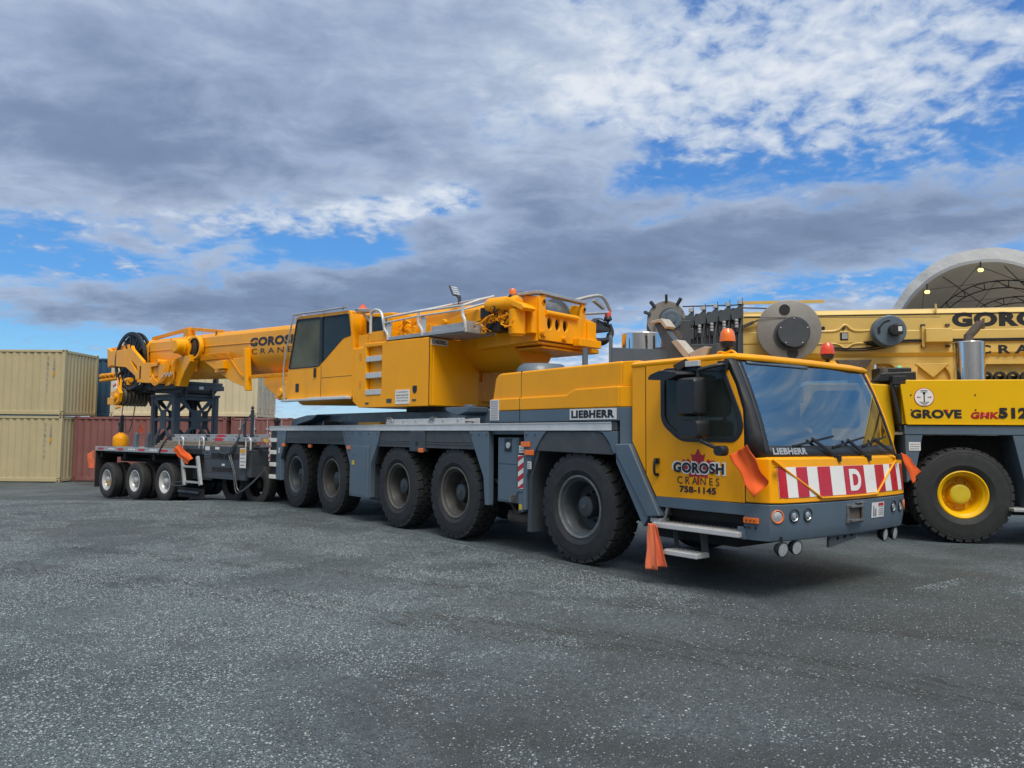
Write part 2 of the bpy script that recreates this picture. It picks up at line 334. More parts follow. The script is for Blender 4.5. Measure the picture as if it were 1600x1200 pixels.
SPLIT = set('door_handle axle corner_casting pin pin_bore louvre boom_rib bumper_end bolt hub_bolt drum_grille housing_vent bolt_head marker_screw box_foot hose_fitting led_row head_sheave rope_guard hydraulic_fitting saddle_cheek papers boom_hole mud_flap step_hanger red_arrow stay_bar valve_block foot_tube turntable_frame boom_collar lifting_eye inner_plate superstructure_frame tool_box_back hoist_drive pendant_rope ladder_cable deck_lug deck_band section_plate'.split())
def islands(bm):
    seen = set(); out = []
    for v in bm.verts:
        if v in seen: continue
        st = [v]; seen.add(v); g = []
        while st:
            q = st.pop(); g.append(q)
            for e in q.link_edges:
                w = e.other_vert(q)
                if w not in seen: seen.add(w); st.append(w)
        lo = [min(q.co[i] for q in g)-.002 for i in range(3)]; hi = [max(q.co[i] for q in g)+.002 for i in range(3)]
        out.append([g, lo, hi])
    done = False
    while not done:
        done = True
        for i in range(len(out)):
            for j in range(i+1, len(out)):
                if all(out[i][1][k] <= out[j][2][k] and out[j][1][k] <= out[i][2][k] for k in range(3)):
                    a, c = out[i], out[j]; out[i] = [a[0]+c[0], [min(x, y) for x, y in zip(a[1], c[1])], [max(x, y) for x, y in zip(a[2], c[2])]]
                    del out[j]; done = False; break
            if not done: break
    return [o[0] for o in out]
def obj(name, b, m, parent=None, fr=None, bevel=0., smooth=35, solid=0., recalc=True, label=None):
    if name in SPLIT:
        g = islands(b.bm)
        if len(g) > 1:
            first = None
            for vs in g:
                n = B(); mp = {v: n.bm.verts.new(v.co) for v in vs}; s = set(vs)
                for f in {f for v in vs for f in v.link_faces}: n.bm.faces.new([mp[v] for v in f.verts])
                o = obj1(name, n, m, parent, fr, bevel, smooth, solid, recalc, label); first = first or o
            b.bm.free(); return first
    return obj1(name, b, m, parent, fr, bevel, smooth, solid, recalc, label)
def obj1(name, b, m, parent=None, fr=None, bevel=0., smooth=35, solid=0., recalc=True, label=None):
    bm = b.bm
    if recalc: bmesh.ops.recalc_face_normals(bm, faces=bm.faces)
    me = bpy.data.meshes.new(name); bm.to_mesh(me); bm.free()
    me.materials.append(M[m] if isinstance(m, str) else m)
    for p in me.polygons: p.use_smooth = True
    me.set_sharp_from_angle(angle=R_(smooth))
    o = bpy.data.objects.new(name, me); COL.objects.link(o)
    if solid:
        q = o.modifiers.new('solid', 'SOLIDIFY'); q.thickness = solid; q.offset = 0
    if bevel:
        q = o.modifiers.new('bevel', 'BEVEL'); q.width = bevel; q.segments = 2; q.limit_method = 'ANGLE'; q.angle_limit = R_(38); q.harden_normals = True
    if parent: o.parent = parent
    if fr: o.location = fr[0]; o.rotation_euler = (0, 0, fr[1])
    if label: o['label'] = label
    return o
def tag(o, label, cat, group=None):
    o['label'] = label; o['category'] = cat
    if group: o['group'] = group
    return o
def thing(name, label, cat, loc=(0, 0, 0), rz=0., group=None):
    o = bpy.data.objects.new(name, None); COL.objects.link(o); o.location = loc; o.rotation_euler = (0, 0, rz); o.empty_display_size = .3
    return tag(o, label, cat, group)
def dup(o, parent, loc=None, rot=None):
    c = o.copy(); COL.objects.link(c); c.parent = parent
    if loc is not None: c.location = loc
    if rot is not None: c.rotation_euler = rot
    for ch in list(o.children): dup(ch, c)
    return c
def glyphs(s, bold, sp=1.):
    cu = bpy.data.curves.new('t', 'FONT'); cu.body = s; cu.size = 1; cu.offset = bold; cu.space_character = sp; cu.fill_mode = 'FRONT'; cu.dimensions = '2D'; cu.resolution_u = 4
    o = bpy.data.objects.new('t', cu); COL.objects.link(o); bpy.context.view_layer.update()
    me = bpy.data.meshes.new_from_object(o.evaluated_get(bpy.context.evaluated_depsgraph_get()))
    bpy.data.objects.remove(o); bpy.data.curves.remove(cu); return me
def text(s, m, parent, fr, plane, box, bold=.02, shear=0., sp=1., name='lettering', fn=None):
    """word fitted to box (u0,u1,v0,v1) on a plane: ('y',val) faces -y, ('x',val) faces +x"""
    me = glyphs(s, bold, 1+2.6*max(0, bold-.02) if sp == 1. else sp); n = len(me.vertices); co = np.empty(n*3); me.vertices.foreach_get('co', co); co = co.reshape(-1, 3)
    mn, mx = co.min(0), co.max(0); u0, u1, v0, v1 = box
    v = (co[:, 1]-mn[1])/(mx[1]-mn[1]); u = u0+(co[:, 0]-mn[0])/(mx[0]-mn[0])*(u1-u0)+shear*(v1-v0)*(v-.5); v = v0+v*(v1-v0)
    if fn: out = np.array([fn(a, c) for a, c in zip(u, v)])
    elif plane[0] == 'y': out = np.stack([u, np.full(n, plane[1]), v], 1)
    else: out = np.stack([np.full(n, plane[1]), u, v], 1)
    me.vertices.foreach_set('co', out.ravel()); me.update(); me.name = name; me.materials.clear(); me.materials.append(M[m])
    o = bpy.data.objects.new(name, me); COL.objects.link(o); o.parent = parent
    if fr: o.location = fr[0]; o.rotation_euler = (0, 0, fr[1])
    return o
def plate(name, m, parent, fr, plane, box, th=.006, print_lines=0):
    u0, u1, v0, v1 = box; b = B()
    if plane[0] == 'y': b.box(u0, u1, plane[1]-th, plane[1], v0, v1)
    else: b.box(plane[1], plane[1]+th, u0, u1, v0, v1)
    o = obj(name, b, m, parent, fr)
    if print_lines:
        b = B(); h = (v1-v0)/(print_lines*1.6+1)
        for i in range(print_lines):
            v = v1-h*(1.1+1.6*i); u = u0+(u1-u0)*.12
            while u < u1-(u1-u0)*.16:
                w = (u1-u0)*random.uniform(.06, .16)
                if plane[0] == 'y': b.box(u, min(u+w, u1-(u1-u0)*.08), plane[1]-th-.003, plane[1]-th-.001, v-h*.5, v)
                else: b.box(plane[1]+th+.001, plane[1]+th+.003, u, min(u+w, u1-(u1-u0)*.08), v-h*.5, v)
                u += w+(u1-u0)*.04
        obj('print', b, 'inkgrey', o)
    return o
# ------------------------------------------------------------------ ground
def gz(x, y):
    dx, dy = x-CAM.x, y-CAM.y; d = dx*FH.x+dy*FH.y; l = dx*RT.x+dy*RT.y
    def ss(v, a, b): u = min(1, max(0, (v-a)/(b-a))); return u*u*(3-2*u)
    side = ss(-l, 4.0, 8.5)
    return side*(-.36*ss(d, 17.2, 25)-.06*math.exp(-((d-21.5)/2.6)**2)*ss(-l, 6.5, 9.0))
def build_ground():
    n = 150; t = np.linspace(-1, 1, n); c = np.sinh(t*4.2)/np.sinh(4.2)*320
    b = B(); V = [[None]*n for _ in range(n)]
    for i, a in enumerate(c):
        for j, e in enumerate(c):
            x, y = a-6, e-3
            V[i][j] = b.bm.verts.new((x, y, gz(x, y)+.012*math.sin(x*1.3+y*.7)*math.sin(y*1.1-x*.4)*(1 if math.hypot(x-CAM.x, y-CAM.y) > .5 else 1)-.012))
    for i in range(n-1):
        for j in range(n-1): b.face([V[i][j], V[i+1][j], V[i+1][j+1], V[i][j+1]])
    m, t, p = bsdf('gravel_yard'); g = t.n('ShaderNodeTexCoord').outputs['Object']
    big = t.noise(g, .16, 4, .55, .6); med = t.noise(g, .9, 5, .6, .4); fine = t.noise(g, 30., 7, .78); tiny = t.noise(g, 95., 3, .7)
    # compacted fines with paler gravelly patches
    gm = t.math('ADD', t.math('MULTIPLY', big, .55), t.math('MULTIPLY', med, .55))
    grav = t.sstep(gm, .47, .62)
    coarse = t.noise(g, 12., 6, .75)
    spk = t.math('ADD', t.math('MULTIPLY', fine, .65), t.math('MULTIPLY', coarse, .35))
    bd = t.ramp(spk, [(.32, (.027, .038, .044)), (.5, (.053, .073, .083)), (.68, (.104, .138, .154))])
    bl = t.ramp(spk, [(.32, (.046, .066, .078)), (.5, (.112, .152, .175)), (.68, (.215, .272, .306))])
    base = t.mix(t.sstep(gm, .44, .66), bd, bl)
    brn = t.sstep(t.noise(g, .35, 5, .6, .4), .52, .68)
    base = t.mix(t.math('MULTIPLY', brn, .35), base, (.085, .082, .076))
    damp = t.sstep(t.noise(t.n('ShaderNodeMapping', Vector=g, Rotation=(0, 0, .35), Scale=(.22, .9, 1)).outputs[0], .55, 5, .6, .5), .54, .70)
    base = t.mix(t.math('MULTIPLY', damp, .55), base, (.038, .041, .040))
    loc = t.n('ShaderNodeVectorMath', _operation='SUBTRACT', i0=g, i1=(5.8, -1.8, 0)).outputs[0]
    yard = t.sstep(t.math('ADD', t.n('ShaderNodeVectorMath', _operation='LENGTH', i0=loc).outputs['Value'], t.math('MULTIPLY', t.math('SUBTRACT', med, .5), 5.)), 2.2, 6.5)
    base = t.mix(yard, t.mix(.62, base, (.050, .055, .054)), base)
    # two worn wheel tracks crossing the yard in front of the big crane
    gr = t.n('ShaderNodeSeparateXYZ', Vector=t.n('ShaderNodeMapping', Vector=g, Rotation=(0, 0, R_(-27))).outputs[0])
    wob = t.math('MULTIPLY', t.math('SUBTRACT', t.noise(g, .5, 3), .5), .7)
    trk = None
    for off in (-4.62, -4.30, -3.1):
        d_ = t.math('ABSOLUTE', t.math('ADD', t.math('ADD', gr.outputs[1], wob), -off))
        q_ = t.math('MULTIPLY', t.math('SUBTRACT', 1., t.sstep(d_, .04, .20)), t.sstep(t.noise(t.n('ShaderNodeMapping', Vector=g, Rotation=(0, 0, R_(-27)), Scale=(1, 6, 1)).outputs[0], 2.6, 5, .7), .42, .60))
        trk = q_ if trk is None else t.math('MAXIMUM', trk, q_)
    base = t.mix(t.math('MULTIPLY', trk, .75), base, (.030, .029, .026))
    v1 = t.n('ShaderNodeTexVoronoi', Vector=g, Scale=48., Randomness=1.); v2 = t.n('ShaderNodeTexVoronoi', Vector=g, Scale=105.)
    def stones(v, lo, hi, ring):
        s = t.math('SUBTRACT', 1., t.sstep(v.outputs['Distance'], ring*.55, ring))
        hue = t.n('ShaderNodeSeparateColor', Color=v.outputs['Color'])
        keep = t.sstep(t.math('ADD', hue.outputs[0], t.math('MULTIPLY', t.math('MULTIPLY', grav, t.math('ADD', t.math('MULTIPLY', yard, .75), .25)), .50)), lo, hi)
        return t.math('MULTIPLY', s, keep), hue.outputs[1]
    s1, h1 = stones(v1, .60, .74, .46); s2, h2 = stones(v2, .42, .62, .46)
    c1 = t.ramp(h1, [(0, (.05, .062, .068)), (.45, (.15, .18, .19)), (.9, (.36, .385, .39)), (1, (.60, .60, .58))])
    c2 = t.ramp(h2, [(0, (.035, .045, .05)), (.5, (.11, .135, .145)), (.8, (.23, .265, .28)), (1, (.42, .44, .44))])
    c = t.mix(t.math('MULTIPLY', s2, .85), base, c2); c = t.mix(t.math('MULTIPLY', s1, .9), c, c1)
    t.t.links.new(c, p.inputs['Base Color'])
    t.t.links.new(t.n('ShaderNodeMapRange', i0=t.math('ADD', t.math('MULTIPLY', fine, .5), t.math('MULTIPLY', damp, -.25)), i1=.0, i2=.5, i3=.45, i4=.92).outputs[0], p.inputs['Roughness'])
    p.inputs['Specular IOR Level'].default_value = .35
    h = t.math('ADD', t.math('ADD', t.math('MULTIPLY', s1, .9), t.math('MULTIPLY', s2, .45)), t.math('ADD', t.math('MULTIPLY', fine, .7), t.math('MULTIPLY', tiny, .25)))
    bp = t.n('ShaderNodeBump', Strength=1., Distance=.02, Height=h); t.t.links.new(bp.outputs[0], p.inputs['Normal'])
    M['ground'] = m
    o = obj('ground', b, 'ground', smooth=80); o['kind'] = 'structure'; o['label'] = 'dark grey gravel yard'
    # loose stones lying on the yard near the photographer
    def vnoise(x, y, sc, seed):
        r = np.random.default_rng(seed).random((257, 257)); X, Y = x*sc+300, y*sc+300; i, j = np.floor(X).astype(int), np.floor(Y).astype(int); u, v = X-i, Y-j
        u = u*u*(3-2*u); v = v*v*(3-2*v); i %= 256; j %= 256
        return (r[i, j]*(1-u)+r[i+1, j]*u)*(1-v)+(r[i, j+1]*(1-u)+r[i+1, j+1]*u)*v
    N = 560000; d = 2.2+16*rng.random(N)**1.05; l = (rng.random(N)*2-1)*(d*.74+.3)
    x = CAM.x+FH.x*d+RT.x*l; y = CAM.y+FH.y*d+RT.y*l
    q = .36*vnoise(x, y, .55, 1)+.34*vnoise(x, y, 1.5, 2)+.20*vnoise(x, y, 4., 3)+.12*vnoise(x, y, 11., 4)
    q += -.07*(np.hypot(x-5.6, y+1.6) < 3.2)+.03*(l < 0)
    dens = np.clip((q-.47)/.11, 0, 1)*.85+.09
    k = rng.random(N) < dens*np.clip(d/9., .32, 1.)
    k &= ~((y > -1.5) & (x < 3.2))
    x, y = x[k], y[k]; N = len(x); s = .0036+.0052*rng.random(N)**2.2
    octv = np.array([(1, 0, 0), (0, 1, 0), (-1, 0, 0), (0, -1, 0), (.1, .1, .62)])
    ang = rng.random(N)*6.283; ca, sa = np.cos(ang), np.sin(ang)
    V = octv[None]*(1+.4*(rng.random((N, 5, 3))-.5))*s[:, None, None]*np.stack([1+.6*rng.random(N), np.ones(N), .8+.4*rng.random(N)], 1)[:, None]
    X = V[..., 0]*ca[:, None]-V[..., 1]*sa[:, None]+x[:, None]; Y = V[..., 0]*sa[:, None]+V[..., 1]*ca[:, None]+y[:, None]
    zg = .012*np.sin(x*1.3+y*.7)*np.sin(y*1.1-x*.4)-.0115
    Z = V[..., 2]+zg[:, None]
    co = np.stack([X, Y, Z], -1).reshape(-1, 3)
    tri = np.array([(0, 1, 4), (1, 2, 4), (2, 3, 4), (3, 0, 4)])
    F = (tri[None]+5*np.arange(N)[:, None, None]).reshape(-1, 3)
    me = bpy.data.meshes.new('loose_gravel'); me.vertices.add(len(co)); me.vertices.foreach_set('co', co.ravel())
    me.loops.add(F.size); me.loops.foreach_set('vertex_index', F.ravel().astype(np.int32))
    me.polygons.add(len(F)); me.polygons.foreach_set('loop_start', np.arange(0, F.size, 3, dtype=np.int32)); me.polygons.foreach_set('loop_total', np.full(len(F), 3, np.int32))
    me.update(calc_edges=True)
    m, t, p = bsdf('loose_stone'); gm = t.n('ShaderNodeNewGeometry')
    c = t.ramp(gm.outputs['Random Per Island'], [(0, (.070, .096, .110)), (.45, (.142, .187, .211)), (.8, (.235, .292, .320)), (1, (.37, .41, .42))])
    t.t.links.new(c, p.inputs['Base Color']); p.inputs['Roughness'].default_value = .7
    me.materials.append(m); o = bpy.data.objects.new('loose_gravel', me); COL.objects.link(o)
    o['kind'] = 'stuff'; o['label'] = 'loose pale and dark gravel stones on the yard'
build_ground()

# ------------------------------------------------------------------ containers (frame: x to the right of the view, y away from the camera)
KANG = math.atan2(RT.y, RT.x)
def kw(l, d, z=0.): return Vector((CAM.x+RT.x*l+FH.x*d, CAM.y+RT.y*l+FH.y*d, z))
def corr(b, p0, p1, z0, z1, nrm, pitch=.278, dep=.036):
    """corrugated sheet from p0 to p1 (2D), ribs standing in by dep"""
    p0, p1, nrm = Vector(p0), Vector(p1), Vector(nrm); L = (p1-p0).length; d = (p1-p0)/L; k = max(1, round(L/pitch)); w = L/k; pts = []
    for i in range(k):
        for u, e in ((0, 0), (.25, 0), (.5, 1), (.75, 1)): pts.append(p0+d*(i+u)*w-nrm*dep*e)
    pts.append(p1)
    V = [(b.bm.verts.new((p.x, p.y, z0)), b.bm.verts.new((p.x, p.y, z1))) for p in pts]
    for A_, C_ in zip(V, V[1:]): b.face([A_[0], C_[0], C_[1], A_[1]])
def container(name, label, m, l, d, z, L=6.06, W=2.44, H=2.59, doors=None, group='shipping containers stacked at the edge of the yard', marks=None, rz=0.):
    t = thing(name, label, 'container', kw(l, d, z), KANG+rz, group); x0, x1, y0, y1 = 0, L, 0, W; c = .17
    b = B()
    for x in (x0, x1-.13):
        for y in (y0, y1-.13): b.box(x, x+.13, y, y+.13, c-.02, H-.10)
    for y in (y0+.004, y1-.10): b.box(x0+.13, x1-.13, y, y+.096, .03, .17); b.box(x0+.13, x1-.13, y+.01, y+.08, H-.11, H-.03)
    for x in (x0+.004, x1-.10): b.box(x, x+.096, y0+.13, y1-.13, .03, .15); b.box(x+.01, x+.08, y0+.13, y1-.13, H-.13, H-.03)
    obj('corner_frame', b, m, t, bevel=.008)
    b = B()
    for x in (x0-.004, x1-.156):
        for y in (y0-.004, y1-.156):
            for zz in (0, H-.12): b.prism(rect(x, x+.16, y, y+.16), 'xy', zz, zz+.12)
    obj('corner_casting', b, m, t, bevel=.012)
    b = B()
    for x in (x0-.0055, x1-.155+.1605-.0045):
        for y in (y0+.045, y1-.115):
            for zz in (.03, H-.09): b.box(x, x+.006, y, y+.06, zz, zz+.055)
    for x in (x0+.04, x1-.11):
        for zz in (.03, H-.09): b.box(x, x+.07, y0-.0055, y0+.0005, zz, zz+.055)
    obj('casting_hole', b, 'dark', t)
    b = B(); corr(b, (x0+.13, y0+.03), (x1-.13, y0+.03), .16, H-.10, (0, -1)); obj('side_wall', b, m, t, smooth=20, recalc=False)
    b = B(); corr(b, (x1-.13, y1-.03), (x0+.13, y1-.03), .16, H-.10, (0, 1)); obj('side_wall', b, m, t, smooth=20, recalc=False)
    if doors != 'x1': b = B(); corr(b, (x1-.03, y0+.13), (x1-.03, y1-.13), .15, H-.12, (1, 0), .25); obj('end_wall', b, m, t, smooth=20, recalc=False)
    b = B(); corr(b, (x0+.03, y1-.13), (x0+.03, y0+.13), .15, H-.12, (-1, 0), .25); obj('end_wall', b, m, t, smooth=20, recalc=False)
    b = B(); b.box(x0+.10, x1-.10, y0+.08, y1-.08, H-.045, H-.015); b.box(x0+.1, x1-.1, y0+.1, y1-.1, .13, .15); obj('roof', b, m, t)
    if doors:
        xs = x1 if doors == 'x1' else x0; sg = 1 if doors == 'x1' else -1
        for k in (0, 1):
            b = B(); ya = y0+.13+k*(W-.26)/2; yb = ya+(W-.26)/2-.015
            corr(b, (xs-sg*.04, ya), (xs-sg*.04, yb), .17, H-.14, (sg, 0), .36, .03); dr = obj('door', b, m, t, smooth=20, recalc=False)
            b = B()
            for q in (.28, .78):
                y = ya+(yb-ya)*q; b.cyl((xs+sg*.02, y, .12), (xs+sg*.02, y, H-.1), .017, n=10)
                for zz in (.35, 1.2, 2.1): b.box(xs-sg*.01, xs+sg*.035, y-.05, y+.05, zz, zz+.06)
                b.box(xs+sg*.02, xs+sg*.045, y, y+.3, 1.0, 1.035)
            obj('lock_rod', b, 'alu_dull' if m != 'maroon' else m, dr)
    if marks:
        for (wd, u, v0, v1) in marks:
            h = (v1-v0)/len(wd)
            for i, ch in enumerate(wd):
                if ch == ' ': continue
                text(ch, 'inkgrey', t, None, ('y', -.012), (u, u+.065, v1-(i+1)*h+h*.15, v1-i*h), .02)
    return t
zc = -.37
top = container('shipping_container', 'beige corrugated shipping container, upper one of the far left stack', 'beige', -17.5-6.06, 30.0, zc+2.60, marks=[('5 1 3 0 2 0 7', 5.36, .95, 2.30), ('22G1', 5.60, 1.75, 2.22)])
plate('yellow_label', 'plank', top, None, ('y', -.006), (5.59, 5.66, 1.56, 1.72))
low = container('shipping_container', 'beige corrugated shipping container on the ground, lower one of the far left stack', 'beige', -17.52-6.06, 30.02, zc, marks=[('2 4 1 3 7 4 8', 5.38, .95, 2.30), ('22G1', 5.60, 1.75, 2.22)])
plate('yellow_label', 'plank', low, None, ('y', -.006), (5.59, 5.66, 1.56, 1.72))
container('shipping_container', 'rusty maroon shipping container standing behind the flat trailer, side wall towards the yard', 'maroon', -17.46, 30.75, zc)
mt = container('shipping_container', 'maroon shipping container with locking bars and doors, beside the longer maroon side wall', 'maroon', -11.30, 31.0, zc, L=2.44, W=6.06, doors=None)
for k in (0, 1):                                          # its doors face the yard
    b = B(); xa = .13+k*1.09; b.box(xa, xa+1.08, -.012, .03, .17, 2.45)
    dr = obj('door', b, 'maroon', mt, bevel=.01)
    b = B()
    for q in (.25, .78):
        x = xa+1.08*q; b.cyl((x, -.05, .12), (x, -.05, 2.5), .02, n=10)
        for zz in (.35, 1.2, 2.1): b.box(x-.06, x+.06, -.07, -.013, zz, zz+.07)
    obj('lock_rod', b, 'alu_dull', dr)
    b = B(); b.cyl((xa+.25, -.02, 1.75), (xa+.25, -.035, 1.75), .17, n=16); obj('yellow_emblem', b, 'plank', dr)
    text('SL', 'white', dr, None, ('y', -.02), (xa+.56, xa+.85, 1.15, 1.4), .03)
container('shipping_container', 'cream shipping container resting on the maroon ones behind the boom', 'cream', -16.25, 31.1, zc+2.60, L=5.95, doors='x1')
container('shipping_container', 'dark blue shipping container squeezed between the beige stack and the cream container', 'blue', -18.3, 33.4, zc+2.60)
container('shipping_container', 'maroon shipping container underneath the dark blue one', 'maroon', -18.3, 33.4, zc)

# ------------------------------------------------------------------ fabric shed far right
def build_shed():
    D = 46.; zc0 = 0.; a, bh, zb = 6.1, 8.85, 4.3
    def k(l, d, z): return kw(l, d, z)
    t = thing('fabric_shed', 'large white fabric arch shed with a dark open end behind the second crane', 'shed', kw(28.1, D), KANG+R_(-41))
    def arc(s, n=40):
        A = [(-a*s, -.5)]
        for i in range(n+1):
            th = math.pi*(1-i/n); A.append((a*s*math.copysign(abs(math.cos(th))**.92, math.cos(th)), zb+bh*s*math.sin(th)**.94 if 0 < i < n else zb))
        A.append((a*s, -.5)); return A
    o, i_ = arc(1.), arc(.915)
    b = B()
    rings = [[(x, y+.05*math.sin(j*1.9)*(q > 0), z) for j, (x, z) in enumerate(P)] for q, (P, y) in enumerate(((o, 30.), (o, .35), (i_, 0.)))]
    b.loft(rings, cap=False, close=False); obj('cover', b, 'fabric', t, smooth=50, recalc=False)
    b = B(); P = arc(.90); b.loft([[(x, .3, z) for x, z in P], [(x, 30., z) for x, z in P]], cap=False, close=False)
    V = [b.bm.verts.new((x, 29.9, z)) for x, z in P]; b.face(V); obj('lining', b, 'fabric_in', t, smooth=50, recalc=False)
    for y in (6.5, 14., 21.5):
        b = B(); A1, A2 = arc(.885, 28), arc(.83, 28)
        b.tube([(x, y, z) for x, z in A1], .04, 6); b.tube([(x, y, z) for x, z in A2], .04, 6)
        for j in range(1, len(A1)-1): b.bar((A1[j][0], y, A1[j][1]), (A2[j+(j % 2)*1][0], y, A2[j+(j % 2)*1][1]), .05)
        obj('arch_truss', b, 'plastic', t)
    b = B(); A1 = arc(.88, 28)
    for y0, y1 in ((.4, 6.5), (6.5, 14.), (14., 21.5)):
        for j0, j1 in ((5, 10), (10, 15), (15, 20), (20, 25)):
            b.bar((A1[j0][0], y0, A1[j0][1]), (A1[j1][0], y1, A1[j1][1]), .025); b.bar((A1[j1][0], y0, A1[j1][1]), (A1[j0][0], y1, A1[j0][1]), .025)
    for j in (7, 12, 17, 22): b.bar((A1[j][0], .5, A1[j][1]), (A1[j][0], 23, A1[j][1]), .04)
    obj('bracing', b, 'plastic', t)
    for x, z in ((-2.8, 10.8), (.15, 11.8)):
        b = B(); b.lathe([(0, .1), (.12, .08), (.16, 0), (.12, -.1), (0, -.12)], (x, .25, z), (0, 0, 1), 14); l = obj('hanging_lamp', b, 'bulb', t)
        b = B(); b.cyl((x, .25, z+.08), (x, .25, z+.5), .05, n=8); obj('lamp_stem', b, 'dgrey', l)
build_shed()
# ------------------------------------------------------------------ tyres and wheels (axle along y, outer face towards -y)
def tyre_builder(R, w, rim, lugs=30, depth=.022):
    h = w/2; b = B()
    prof = [(rim, -h*.80), (rim+.03, -h*.93), (rim+(R-rim)*.22, -h*1.0), (rim+(R-rim)*.25, -h*1.025), (rim+(R-rim)*.29, -h*1.01), (rim+(R-rim)*.55, -h*1.04), (rim+(R-rim)*.72, -h*.99), (R-.075, -h*.965), (R-.072, -h*.985), (R-.045, -h*.93), (R-depth-.008, -h*.80), (R-depth, -h*.6), (R-depth, h*.6), (R-depth-.008, h*.8), (R-.045, h*.93), (rim+(R-rim)*.55, h*1.03), (rim, h*.80)]
    b.lathe(prof, n=72)
    def blk(th, y0, y1, a0, a1, sk, wrap=0):
        P = []
        for (y, s) in ((y0, 0), (y1, 1)):
            for a in (a0, a1):
                P.append((y, th+a+sk*s))
        v = []
        for lay in (0, 1):
            for k, (y, a) in enumerate(P):
                r = R-depth-.012 if lay == 0 else R-(.012 if wrap and abs(y) > h*.8 else 0)
                y_ = y
                if lay == 0 and wrap and abs(y) > h*.8: r = R-.07; y_ = math.copysign(h*.955, y)
                v.append(b.bm.verts.new((r*math.cos(a), y_, r*math.sin(a))))
        for f in ((0, 1, 3, 2), (4, 6, 7, 5), (0, 4, 5, 1), (2, 3, 7, 6), (0, 2, 6, 4), (1, 5, 7, 3)): b.face([v[i] for i in f])
    st = 2*math.pi/lugs
    for i in range(lugs):
        t = i*st
        blk(t, -h*.93, -h*.46, -st*.36, st*.36, st*.16, 1); blk(t+st*.5, h*.46, h*.93, -st*.36, st*.36, st*.16, 1)
        blk(t+st*.42, -h*.40, -h*.03, -st*.37, st*.37, st*.22); blk(t+st*.05, h*.03, h*.40, -st*.37, st*.37, -st*.22)
    return b
def rim_builder(rr, w, dish, hub):
    h = w/2; b = B()
    b.lathe([(rr+.012, -h*.78), (rr+.014, -h*.86), (rr-.004, -h*.90), (rr-.016, -h*.86), (rr-.03, -h*.74), (rr-.055, -h*.68), (rr-.075, -h*.5), (rr-.085, dish-.03), (rr-.10, dish), (hub+.07, dish+.012), (hub+.02, dish+.02), (.0, dish+.02)], n=48)
    return b
def hub_builder(dish, hub, out, nuts=10, nr=None):
    b = B(); b.lathe([(hub+.005, dish+.03), (hub, dish-out*.2), (hub-.004, dish-out+.012), (hub-.02, dish-out), (.05, dish-out-.004), (.05, dish-out-.012), (0, dish-out-.014)], n=32)
    nr = nr or hub+.045
    for i in range(nuts):
        a = 2*math.pi*i/nuts; b.cyl((nr*math.cos(a), dish+.03, nr*math.sin(a)), (nr*math.cos(a), dish-.03, nr*math.sin(a)), .016, n=6)
    return b

